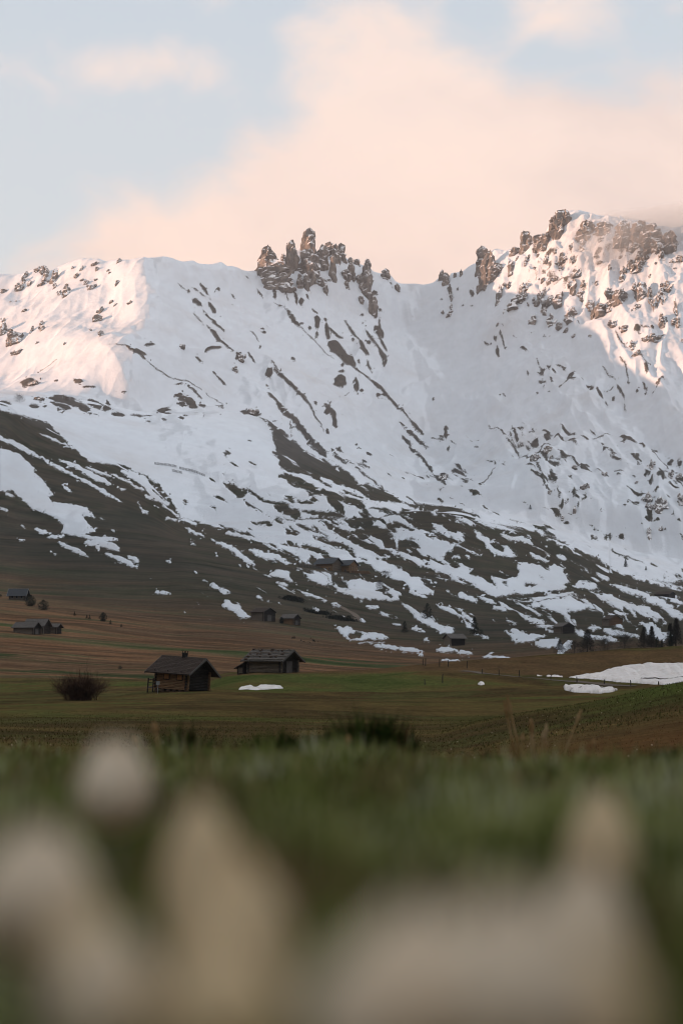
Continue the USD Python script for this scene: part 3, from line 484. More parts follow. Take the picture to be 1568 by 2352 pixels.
def land_material(name):
    n = {'pos': ('geometry', {}), 'fs': ('attribute', {'attribute': 'snow'}), 'rk': ('attribute', {'attribute': 'rock'}), 'p': ('principled_bsdf', {'roughness': .9, 'specular_ior_level': 0.0})}
    l = []
    # snow edge: carried by the mesh, ragged by fine noise
    noise(n, l, 'edge', .55, 4, .65, sc=(1, 1, 1.6))
    rng_(n, l, 'edge_r', 'edge.fac', .3, .7, -2.0, 2.0)
    n['edge_s'] = ('math', {'math_type': 'add'}); l += [('fs.fac', 'edge_s.value1'), ('edge_r.result', 'edge_s.value2')]
    rng_(n, l, 'sn', 'edge_s.value', -.55, .55)
    # snow: slightly dirty in places, never flat
    noise(n, l, 'dirt', .011, 6, .6)
    noise(n, l, 'dirt2', .09, 4, .6, sc=(1, .35, 1))
    ramp(n, l, 'snow_a', 'dirt.fac', [(.35, (.65, .69, .735)), (.55, (.63, .66, .70)), (.72, (.59, .60, .62))])
    ramp(n, l, 'snow_b', 'dirt2.fac', [(.3, (.93, .93, .93)), (.7, (1., 1., 1.))])
    mixc(n, l, 'snowc', 1.0, 'snow_a.color', 'snow_b.color', 'multiply')
    # turf: brown winter grass and green, streaked across the slope
    noise(n, l, 't1', .013, 5, .6, sc=(.55, 1.5, 2.5), dist=.8)
    noise(n, l, 't2', .09, 5, .65, sc=(.25, 1.2, 1))
    noise(n, l, 't3', .9, 3, .6)
    ramp(n, l, 'turf_u', 't1.fac', [(.30, (0.043, 0.043, 0.034)), (.42, (0.057, 0.053, 0.043)), (.50, (0.073, 0.060, 0.048)), (.58, (0.050, 0.050, 0.037)), (.68, (0.083, 0.069, 0.054)), (.8, (0.043, 0.048, 0.034))])
    # mown strips of the lower fields, orange-brown and green, dipping to the right
    n['fm'] = ('mapping', {'mapping_type': 'point', 'rotation': (0, 0, .28), 'scale': (.0035, .0145, .0)}); l.append(('pos.position', 'fm.vector'))
    n['ff'] = ('noise_texture', {'dimensions': '3D', 'scale': 1.0, 'detail': 5.0, 'roughness': .62, 'distortion': .5}); l.append(('fm.vector', 'ff.vector'))
    ramp(n, l, 'turf_l', 'ff.fac', [(.26, (.034, .050, .020)), (.36, (.062, .078, .032)), (.43, (.125, .098, .054)), (.48, (.20, .108, .060)), (.52, (.10, .060, .036)), (.56, (.17, .105, .062)), (.60, (.046, .058, .026)), (.64, (.060, .078, .034)), (.69, (.18, .115, .066)), (.78, (.06, .05, .03))])
    n['sxyz'] = ('separate_xyz', {}); l.append(('pos.position', 'sxyz.vector'))
    n['sx2'] = ('math', {'math_type': 'multiply_add', 'value2': 1.1}); l += [('sxyz.x', 'sx2.value1'), ('sxyz.y', 'sx2.value3')]
    rng_(n, l, 'lowf', 'sx2.value', 520, 980, 1, 0, True)
    mixc(n, l, 'turf_a0', 'lowf.result', 'turf_u.color', 'turf_l.color')
    ramp(n, l, 'turf_b', 't2.fac', [(.28, (.55, .6, .55)), (.5, (1, 1, 1)), (.72, (1.4, 1.32, 1.2))])
    ramp(n, l, 'turf_c', 't3.fac', [(.3, (.75, .75, .75)), (.7, (1.2, 1.2, 1.2))])
    mixc(n, l, 'turf1', 1.0, 'turf_a0.result', 'turf_b.color', 'multiply')
    mixc(n, l, 'turf', 1.0, 'turf1.result', 'turf_c.color', 'multiply')
    noise(n, l, 'r1', .12, 6, .7, sc=(1, 1, .5))
    ramp(n, l, 'rockc', 'r1.fac', [(.3, (.055, .052, .050)), (.5, (.088, .080, .073)), (.7, (.125, .108, .095))])
    mixc(n, l, 'bare', 'rk.fac', 'turf.result', 'rockc.color')
    mixc(n, l, 'col', 'sn.result', 'bare.result', 'snowc.result')
    l.append(('col.result', 'p.base_color'))
    noise(n, l, 'b1', .35, 6, .65)
    n['bump'] = ('bump', {'strength': .35, 'distance': 1.2}); l += [('b1.fac', 'bump.height'), ('bump.normal', 'p.normal')]
    return usdkit.material(stage, f'/World/Looks/{name}', n, l, surface='p.BSDF')
M = {}
M['land'] = land_material('snowy_land')
def meadow_material():
    n = {'pos': ('geometry', {}), 'p': ('principled_bsdf', {'roughness': 1.0, 'specular_ior_level': 0.0})}; l = []
    noise(n, l, 't1', .024, 7, .64, sc=(.8, .9, 1), dist=.8)
    noise(n, l, 't2', .26, 5, .68, sc=(.8, .8, 1))
    noise(n, l, 't3', 2.2, 4, .7)
    noise(n, l, 't4', 14, 3, .7)
    ramp(n, l, 'a', 't1.fac', [(.30, (0.065, 0.086, 0.026)), (.40, (0.094, 0.101, 0.034)), (.48, (0.120, 0.086, 0.036)), (.54, (0.075, 0.052, 0.026)), (.58, (0.083, 0.078, 0.031)), (.66, (0.125, 0.101, 0.044)), (.78, (0.065, 0.091, 0.027))])
    ramp(n, l, 'b', 't2.fac', [(.28, (.72, .74, .72)), (.5, (1, 1, 1)), (.72, (1.28, 1.25, 1.18))])
    ramp(n, l, 'c', 't3.fac', [(.3, (.62, .62, .62)), (.7, (1.35, 1.32, 1.25))])
    ramp(n, l, 'd', 't4.fac', [(.3, (.7, .7, .7)), (.7, (1.3, 1.3, 1.3))])
    # a belt of dead rusty grass across the near flat
    n['sx'] = ('separate_xyz', {}); l.append(('pos.position', 'sx.vector'))
    n['yw'] = ('math', {'math_type': 'multiply_add', 'value2': 22.0}); l += [('t2.fac', 'yw.value1'), ('sx.y', 'yw.value3')]
    rng_(n, l, 'r_in', 'yw.value', 20, 28, 0, 1, True); rng_(n, l, 'r_out', 'yw.value', 42, 58, 1, 0, True)
    n['belt'] = ('math', {'math_type': 'multiply'}); l += [('r_in.result', 'belt.value1'), ('r_out.result', 'belt.value2')]
    n['belt2'] = ('math', {'math_type': 'multiply', 'value2': .8}); l.append(('belt.value', 'belt2.value1'))
    mixc(n, l, 'ab', 'belt2.value', 'a.color', (.135, .066, .030))
    # fresh green on the rise at the right, bare brown bank under the crest
    n['xw'] = ('math', {'math_type': 'multiply_add', 'value2': 14.0}); l += [('t2.fac', 'xw.value1'), ('sx.x', 'xw.value3')]
    rng_(n, l, 'g_x', 'xw.value', 11, 20, 0, 1, True); rng_(n, l, 'g_y', 'yw.value', 60, 74, 0, 1, True); rng_(n, l, 'g_z', 'yw.value', 135, 160, 1, 0, True)
    n['g1'] = ('math', {'math_type': 'multiply'}); l += [('g_x.result', 'g1.value1'), ('g_y.result', 'g1.value2')]
    n['g2'] = ('math', {'math_type': 'multiply'}); l += [('g1.value', 'g2.value1'), ('g_z.result', 'g2.value2')]
    n['g3'] = ('math', {'math_type': 'multiply', 'value2': .85}); l.append(('g2.value', 'g3.value1'))
    mixc(n, l, 'ac', 'g3.value', 'ab.result', (.064, .088, .024))
    rng_(n, l, 'k_y', 'yw.value', 288, 300, 0, 1, True); rng_(n, l, 'k_z', 'yw.value', 326, 334, 1, 0, True); rng_(n, l, 'k_x', 'xw.value', -40, -10, 0, 1, True)
    n['k1'] = ('math', {'math_type': 'multiply'}); l += [('k_y.result', 'k1.value1'), ('k_z.result', 'k1.value2')]
    n['k2'] = ('math', {'math_type': 'multiply'}); l += [('k1.value', 'k2.value1'), ('k_x.result', 'k2.value2')]
    n['k3'] = ('math', {'math_type': 'multiply', 'value2': .8}); l.append(('k2.value', 'k3.value1'))
    mixc(n, l, 'ad', 'k3.value', 'ac.result', (.125, .078, .043))
    mixc(n, l, 'm1', 1.0, 'ad.result', 'b.color', 'multiply'); mixc(n, l, 'm2', 1.0, 'm1.result', 'c.color', 'multiply'); mixc(n, l, 'm3', 1.0, 'm2.result', 'd.color', 'multiply')
    l.append(('m3.result', 'p.base_color'))
    n['bump'] = ('bump', {'strength': .6, 'distance': .25}); l += [('t3.fac', 'bump.height'), ('bump.normal', 'p.normal')]
    return usdkit.material(stage, '/World/Looks/meadow_turf', n, l, surface='p.BSDF')
M['meadow'] = meadow_material()

# ------------------------------------------------------------------ the land as three sheets that share their edges
ROCKY = np.clip((ZZ - 195) / 60 + .5 * fbm(XX, YY, 0, 60, 3, 61), 0, 1)
def sheet(name, r0, r1, mat, prims, label, parent=None):
    nr, nc = r1 - r0 + 1, len(TH)
    v = np.stack([XX[r0:r1 + 1], YY[r0:r1 + 1], ZZ[r0:r1 + 1]], -1).reshape(-1, 3)
    i, j = np.meshgrid(np.arange(nr - 1), np.arange(nc - 1), indexing='ij')
    a, b, c, d = i * nc + j, i * nc + j + 1, (i + 1) * nc + j + 1, (i + 1) * nc + j
    f = np.stack([a, d, c, b], -1).reshape(-1, 4)
    f = np.vstack([f[:, [0, 2, 1]], f[:, [0, 3, 2]]])
    tri = v[f[:2]]; nz = np.cross(tri[:, 1] - tri[:, 0], tri[:, 2] - tri[:, 0])[:, 2]
    if nz.mean() < 0: f = f[:, ::-1]
    path = path_for(name, parent)
    m = usdkit.mesh(stage, path, (v, f), mat, True)
    if prims:
        for k, A in (('snow', FS), ('rock', ROCKY)):
            UsdGeom.PrimvarsAPI(m).CreatePrimvar(k, Sdf.ValueTypeNames.FloatArray, 'vertex').Set(Vt.FloatArray.FromNumpy(np.ascontiguousarray(A[r0:r1 + 1].ravel(), np.float32)))
    return tag(m.GetPrim(), label, None, None, None if parent else 'structure')
K_MEADOW, K_HILL = int(KR[13]), int(KR[18])
sheet('meadow', 0, K_MEADOW, M['meadow'], False, 'brown and green alpine meadow rolling away from the camera')
sheet('hillside', K_MEADOW, K_HILL, M['land'], True, 'dark grassy hillside with melting snow patches below the mountain')
# ------------------------------------------------------------------ more materials
def simple(name, stops, scale=6.0, sc=None, rough=.85, detail=5, spec=.2, bump=0.0, bdist=.02, vary=0.0, coord='object'):
    n = {'tc': ('texture_coordinate', {}), 'p': ('principled_bsdf', {'roughness': rough, 'specular_ior_level': spec})}; l = []
    n['pos'] = ('geometry', {})
    src = 'tc.object' if coord == 'object' else 'pos.position'
    noise(n, l, 'n', scale, detail, .6, vec=src, sc=sc)
    ramp(n, l, 'r', 'n.fac', stops)
    out = 'r.color'
    if vary:
        rng_(n, l, 'v', 'pos.random_per_island', 0, 1, 1 - vary, 1 + vary)
        n['hs'] = ('hsv', {}); l += [(out, 'hs.color'), ('v.result', 'hs.value')]; out = 'hs.color'
    l.append((out, 'p.base_color'))
    if bump:
        n['b'] = ('bump', {'strength': bump, 'distance': bdist}); l += [('n.fac', 'b.height'), ('b.normal', 'p.normal')]
    return usdkit.material(stage, f'/World/Looks/{name}', n, l, surface='p.BSDF')
def rock_material():
    n = {'pos': ('geometry', {}), 'p': ('principled_bsdf', {'roughness': .9, 'specular_ior_level': .15})}; l = []
    noise(n, l, 'r1', .16, 6, .7, sc=(1, 1, .35))
    ramp(n, l, 'rockc', 'r1.fac', [(.28, (.080, .077, .078)), (.42, (.14, .128, .12)), (.55, (.20, .172, .152)), (.72, (.32, .265, .225))])
    n['sep'] = ('separate_xyz', {}); l.append(('pos.normal', 'sep.vector'))
    noise(n, l, 'sn', .22, 5, .7)
    rng_(n, l, 'snr', 'sn.fac', .3, .7, -.34, .34)
    n['add'] = ('math', {'math_type': 'add'}); l += [('sep.z', 'add.value1'), ('snr.result', 'add.value2')]
    rng_(n, l, 'cov', 'add.value', .47, .55)
    mixc(n, l, 'c', 'cov.result', 'rockc.color', (.78, .78, .79))
    l.append(('c.result', 'p.base_color'))
    n['b'] = ('bump', {'strength': .7, 'distance': 2.5}); l += [('r1.fac', 'b.height'), ('b.normal', 'p.normal')]
    return usdkit.material(stage, '/World/Looks/crag_rock', n, l, surface='p.BSDF')
M['rock'] = rock_material()
WOODG = lambda a, b, c: [(.3, a), (.52, b), (.75, c)]
M['log_warm'] = simple('sunburnt_logs', WOODG((0.235, 0.136, 0.077), (0.524, 0.300, 0.161), (0.550, 0.508, 0.280)), 7, (.25, 3, 3), bump=.4, vary=.35)
M['log_grey'] = simple('weathered_logs', WOODG((0.155, 0.124, 0.096), (0.358, 0.286, 0.224), (0.500, 0.459, 0.366)), 7, (.25, 3, 3), bump=.4, vary=.35)
M['log_dark'] = simple('dark_logs', WOODG((0.034, 0.030, 0.027), (0.073, 0.061, 0.057), (0.128, 0.109, 0.098)), 7, (3, .25, 3), bump=.4, vary=.3)
M['shingle'] = simple('brown_shingles', WOODG((0.051, 0.038, 0.028), (0.098, 0.068, 0.053), (0.166, 0.117, 0.085)), 5, bump=.4, vary=.4)
M['shingle_grey'] = simple('grey_shingles', WOODG((0.106, 0.095, 0.085), (0.237, 0.209, 0.185), (0.404, 0.356, 0.314)), 5, bump=.4, vary=.45)
M['board'] = simple('grey_boards', WOODG((0.085, 0.078, 0.073), (0.162, 0.148, 0.136), (0.255, 0.235, 0.214)), 7, (3, 3, .3), bump=.3, vary=.2)
M['shutter'] = simple('orange_shutters', WOODG((.42, .20, .085), (.58, .29, .13), (.66, .37, .18)), 8, (4, 4, .4), bump=.2, vary=.15)
M['dark'] = simple('dark_opening', [(.3, (.008, .007, .006)), (.7, (.014, .012, .011))], 3)
M['chimney'] = simple('sooty_chimney', [(.3, (.02, .02, .02)), (.7, (.05, .048, .045))], 9, bump=.4)
M['metal'] = simple('grey_metal', [(.3, (.22, .22, .22)), (.7, (.32, .32, .31))], 9, rough=.5, spec=.5)
M['stone'] = simple('lichen_stones', [(.3, (.09, .06, .045)), (.5, (.16, .10, .07)), (.7, (.12, .10, .085))], 5, bump=.5, vary=.4)
M['roof_slate'] = simple('blue_grey_roof', [(.3, (.06, .065, .072)), (.7, (.115, .12, .13))], 4, bump=.3, vary=.2)
M['lumber'] = simple('fresh_lumber', WOODG((.17, .10, .06), (.25, .15, .09), (.33, .21, .13)), 6, (.3, 4, 4), vary=.2)
M['post'] = simple('fence_wood', WOODG((.035, .03, .026), (.07, .058, .05), (.11, .095, .082)), 7, (4, 4, .4), bump=.3, vary=.3)
M['spruce'] = simple('spruce_needles', [(.3, (.010, .016, .012)), (.5, (.02, .03, .021)), (.7, (.035, .045, .03))], 1.2, vary=.4)
M['twig'] = simple('bare_twigs', [(.3, (.065, .034, .022)), (.6, (.14, .072, .045)), (.8, (.20, .105, .066))], 2, vary=.35)
M['larch'] = simple('larch_twigs', [(.3, (.03, .025, .022)), (.7, (.07, .058, .05))], 2, vary=.3)
M['shrub'] = simple('dark_juniper', [(.3, (.012, .016, .012)), (.7, (.035, .036, .026))], 2, vary=.35)
M['track'] = simple('gravel_track', [(.3, (.07, .05, .036)), (.5, (.105, .076, .055)), (.7, (.15, .112, .08))], .9, detail=6, bump=.3, bdist=.1, coord='world')
def snow_patch_material():
    n = {'pos': ('geometry', {}), 'p': ('principled_bsdf', {'roughness': .8, 'specular_ior_level': .25})}; l = []
    noise(n, l, 'a', .9, 6, .7)
    ramp(n, l, 'r', 'a.fac', [(.28, (.56, .46, .39)), (.42, (.80, .73, .68)), (.7, (.88, .84, .81))])
    l.append(('r.color', 'p.base_color'))
    noise(n, l, 'b1', 2.6, 4, .6)
    n['b'] = ('bump', {'strength': .7, 'distance': .25}); l += [('b1.fac', 'b.height'), ('b.normal', 'p.normal')]
    return usdkit.material(stage, '/World/Looks/old_snow', n, l, surface='p.BSDF')
M['old_snow'] = snow_patch_material()

# ------------------------------------------------------------------ crags and boulders of the mountain
def crag(w, h, depth, seed, jag=1.0, lean=0.0, rings=11, sides=16):
    """a fluted rock tower, base at z = -.35 h, facing -y"""
    r = np.random.default_rng(seed)
    zs = np.concatenate([[-.45], np.linspace(-.15, 1, rings)])
    k = r.uniform(4.0, 9.0); tp = r.uniform(.12, .42)
    ang = np.arange(sides) / sides * 2 * np.pi
    flute = 1 + .30 * jag * r.uniform(-1, 1, sides)
    v = []
    px, py = 0.0, 0.0
    for i, z in enumerate(zs):
        zc = max(z, 0)
        rad = (1 - zc ** k) ** .5 * (1 - tp * zc) if zc < 1 else .22
        rad *= 1 + .13 * jag * r.uniform(-1, 1)
        px += .05 * r.uniform(-1, 1); py += .05 * r.uniform(-1, 1)
        rr = rad * flute * (1 + .13 * jag * r.uniform(-1, 1, sides))
        zj = z + .05 * jag * r.uniform(-1, 1, sides) * (z > -.3)
        v.append(np.stack([(np.cos(ang) * rr + px) * w / 2 + lean * zc * w, (np.sin(ang) * rr + py) * depth / 2, zj * h], -1))
    v = np.vstack(v); n = len(zs); f = []
    for i in range(n - 1):
        for j in range(sides):
            a, b = i * sides + j, i * sides + (j + 1) % sides
            f += [(a, b, b + sides), (a, b + sides, a + sides)]
    v = np.vstack([v, v[-sides:].mean(0) + [0, 0, .02 * h], v[:sides].mean(0)])
    t, bt = len(v) - 2, len(v) - 1
    for j in range(sides):
        f += [(t, (n - 1) * sides + j, (n - 1) * sides + (j + 1) % sides), (bt, (j + 1) % sides, j)]
    m = trimesh.Trimesh(v, np.array(f), process=False)
    m = m.subdivide()
    vv = np.array(m.vertices); d = vv.copy(); s = max(w, h) * .20
    nn = np.stack([fbm(d[:, 0] + seed * 7.3, d[:, 1], d[:, 2] * .5, s, 4, 71), fbm(d[:, 0], d[:, 1] + seed * 3.1, d[:, 2] * .5, s, 4, 72), .6 * fbm(d[:, 0], d[:, 1], d[:, 2] + seed * 5, s, 4, 73)], -1)
    m.vertices = vv + nn * min(w, h) * .27 * jag
    return m
TOWERS = {
 'B': '310,415,250,150 345,505,345,200 455,400,208,75 405,335,290,26 590,310,125,98 580,465,268,128 520,525,430,42 565,535,430,52 668,390,240,76 725,300,208,44 765,345,225,70 812,335,222,58 748,470,300,42 875,365,315,32 880,465,360,44 920,368,325,42 843,460,400,58 990,400,330,48 985,490,370,72 980,585,440,75 1030,715,580,55 930,495,435,42 945,630,580,40 1125,465,398,56 1200,548,500,30 665,510,455,40 700,570,500,32 845,525,475,30',
 'C': '55,505,443,36 82,530,458,38 137,484,455,16 178,474,437,20 315,425,297,82 350,490,330,84 400,480,400,84 305,500,450,38 290,572,530,28 327,558,530,26 512,338,297,52 583,318,200,74 665,305,225,60 715,285,208,60 765,190,100,50 810,195,68,90 965,220,135,90 1080,200,140,90 1200,255,140,100 1290,290,140,120 1400,310,160,130 1485,320,205,80'}
OUTCROPS = {
 'C': '715,385,325,32 825,365,300,52 815,400,360,72 905,465,380,60 880,385,345,30 490,450,370,36 580,405,350,26 765,328,295,22 870,295,270,22 940,295,200,36 1050,255,230,22 565,585,490,42 515,675,575,80 410,625,510,42 470,555,510,52 690,620,535,36 880,575,485,52 920,610,560,60 945,534,495,30 785,655,550,62 745,768,640,74 700,705,620,52 660,655,610,42 865,750,640,72 630,774,710,46 975,685,600,62 1040,730,640,104 1170,640,555,94 1115,685,615,52 1190,495,410,42 1270,445,370,72 1310,605,480,62 1365,625,520,42 1395,685,580,32 1445,630,510,46 1480,575,520,62 1270,684,640,32 1240,325,280,62 1330,365,300,62 1425,355,270,42 1540,384,345,52 1525,705,600,22 1445,785,710,42 1535,785,720,32 1565,888,860,24 1380,884,825,62 1345,878,840,42 1205,820,785,52 1135,794,755,42 1255,928,870,32 1280,972,940,46 795,804,760,42 835,828,800,32 885,854,835,22 985,858,840,22 100,728,690,52 115,624,580,20 118,678,640,20 405,784,765,18 1030,360,340,24 1050,400,385,40 1110,430,395,30 1020,530,500,26 640,430,415,14 660,350,330,20 605,360,340,20 530,370,350,20 800,440,410,20 730,520,480,30 690,510,485,36 770,500,470,36 560,640,610,24 600,660,640,14 580,610,570,20 740,620,590,30 1500,390,370,30 1460,540,500,40 1400,400,385,20 1520,430,420,16 1360,480,460,14 1230,400,370,30 1180,360,340,24 1300,420,380,50',
 'A': '160,484,440,32 148,519,478,24 125,564,522,40 245,440,412,40 268,450,414,44 285,480,425,34 268,514,445,24 262,534,510,36 335,514,422,44 415,595,515,52 345,550,515,22 372,594,555,20 185,534,490,22 15,840,735,44 70,898,815,60 105,890,812,56 195,829,778,24 262,779,750,26 264,814,780,26 110,964,935,34 605,759,715,58 630,704,660,38 698,644,625,24 820,646,630,28 735,529,497,22 640,849,822,36 545,526,498,30 570,559,525,42 480,484,452,32 745,389,358,28 455,428,408,20 510,434,400,22 610,438,415,22 680,443,428,18 595,408,388,44 20,579,550,27 720,663,648,20 155,698,680,27 405,903,890,18 1135,928,900,42 1500,1008,960,52 1475,1084,1040,30 20,760,735,20 100,635,628,14 65,640,630,12 235,898,885,14 80,970,950,22 515,505,492,24 600,503,490,20 230,450,425,24 305,515,500,14 570,820,805,14 690,455,447,18 1570,1345,1310,60 245,1258,1240,44 210,1160,1135,50',
 'F': '715,335,280,56 640,380,335,40 555,290,262,34 880,428,408,26 945,560,528,40 725,590,560,30 1075,480,450,22 1350,640,585,40 1362,685,650,36 1425,690,590,52 1372,430,375,30 1490,490,440,26 1545,485,455,26 1555,650,585,36 1425,818,788,40 1355,860,780,24 70,500,460,40 812,755,720,22 1278,522,508,24 885,715,660,20 740,365,340,20'}
mountain = UsdGeom.Xform.Define(stage, '/World/mountain').GetPrim()
counts[('/World', 'mountain')] = 1
tag(mountain, 'snow covered mountain with a rocky crest', None, None, 'structure')
sheet('snow_slope', K_HILL, len(T) - 1, M['land'], True, None, mountain)
seed = 0
def place_crags(table, name, jag):
    global seed
    for V, s in table.items():
        for it in s.split():
            cx, b, t, w = map(float, it.split(',')); seed += 1
            P = VV[V]([(cx, b), (cx, t), (cx - w / 2, b), (cx + w / 2, b)])
            g = hit(P[0, 0], P[0, 1], 1700)
            sc = g[1] / FD
            W, H = (P[3, 0] - P[2, 0]) * sc * 1.0, (P[0, 1] - P[1, 1]) * sc
            D = W * (.9 if name == 'rock_pinnacle' else 1.0)
            if name == 'rock_pinnacle':
                m = crag(W * 1.16, H * 1.06, D, seed, jag, lean=float(rng.uniform(-.08, .08)))
            else:
                # an outcrop: a few broken blocks lying back against the slope, the largest in the middle
                gg = np.random.default_rng(3000 + seed); pcs = []
                for b in range(gg.integers(3, 6)):
                    k = 1.0 if b == 0 else gg.uniform(.25, .6)
                    o = crag(W * k * (.95 if b == 0 else gg.uniform(.8, 1.4)), H * k, D * k, seed * 9 + b, jag, lean=float(gg.uniform(0, .35)), rings=6, sides=11)
                    o.apply_transform(trimesh.transformations.rotation_matrix(-gg.uniform(.35, .75), [1, 0, 0]))
                    if b: o.apply_translation((gg.uniform(-.75, .75) * W, gg.uniform(-.1, .5) * D, gg.uniform(-.3, .75) * H))
                    pcs.append(o)
                m = cat(pcs)
            # set into the slope: the front foot stands where it is seen, the back runs into the mountain
            base = at_depth(P[0, 0], P[0, 1], g[1] + D * .30)
            m.apply_translation(base)
            obj(name, m, M['rock'], mountain)
place_crags(TOWERS, 'rock_pinnacle', 1.0)
place_crags(OUTCROPS, 'rock_outcrop', 1.25)
# the cross on the tallest tower
pt = VB([(590, 126)])[0]; g = hit(*VB([(590, 310)])[0], 1700)
cp = at_depth(pt[0], pt[1], g[1] + 8)
k = g[1] / FD
cx_ = cat([box(-.14, .14, -.14, .14, -3, 9.5 * k), box(-1.6 * k, 1.6 * k, -.12, .12, 6.2 * k, 6.2 * k + .28)]); cx_.apply_translation(cp)
tag(obj('summit_cross', cx_, M['post']), 'tiny wooden cross on top of the tallest rock tower', 'cross')
# ------------------------------------------------------------------ log cabins and barns
def prism(L, p2):
    """polygon in (y, z) pulled along x, centred"""
    from shapely.geometry import Polygon
    m = trimesh.creation.extrude_polygon(Polygon(p2), L, engine='earcut')
    v = np.array(m.vertices); m.vertices = np.stack([v[:, 2] - L / 2, v[:, 0], v[:, 1]], -1); m.fix_normals(); return m
def log_x(x0, x1, y, z, r, seed, sides=7):
    g = np.random.default_rng(seed)
    return tube([(x0 - g.uniform(0, .06), y, z), ((x0 + x1) / 2, y + g.uniform(-.02, .02), z + g.uniform(-.012, .012)), (x1 + g.uniform(0, .06), y, z)], [r, r * g.uniform(.93, 1.05), r], sides)
def log_y(x, y0, y1, z, r, seed, sides=7):
    m = log_x(y0, y1, 0, z, r, seed, sides); v = np.array(m.vertices); m.vertices = np.stack([x - v[:, 1], v[:, 0], v[:, 2]], -1); return m
def lean_matrix(roll, phi):
    """a tilt about the line of sight, expressed in the object's own turned frame"""
    A = trimesh.transformations.rotation_matrix(roll, [0, 1, 0]); R = trimesh.transformations.rotation_matrix(phi, [0, 0, 1])
    return np.linalg.inv(R) @ A @ R
def shingle_slab(xc, wx, u0, u1, slope_at, t, g, lift=.02):
    """one shingle on a roof slope: across x, from u0 (down slope) to u1"""
    a, b = slope_at(u0), slope_at(u1); n = np.array([0, -(b[1] - a[1]), (b[0] - a[0])]); n /= np.linalg.norm(n)
    if n[2] < 0: n = -n
    tw = g.uniform(-.02, .02)
    v = []
    for (u, pt, lf) in ((0, a, lift + t), (1, b, lift * .3)):
        for sx in (-.5, .5):
            base = np.array([xc + sx * wx, pt[0], pt[1]]) + n * (lf + tw * sx)
            v += [base, base + n * t]
    f = [(0, 1, 3), (0, 3, 2), (4, 6, 7), (4, 7, 5), (1, 5, 7), (1, 7, 3), (0, 2, 6), (0, 6, 4), (0, 4, 5), (0, 5, 1), (2, 3, 7), (2, 7, 6)]
    return trimesh.Trimesh(np.array(v), np.array(f), process=False)
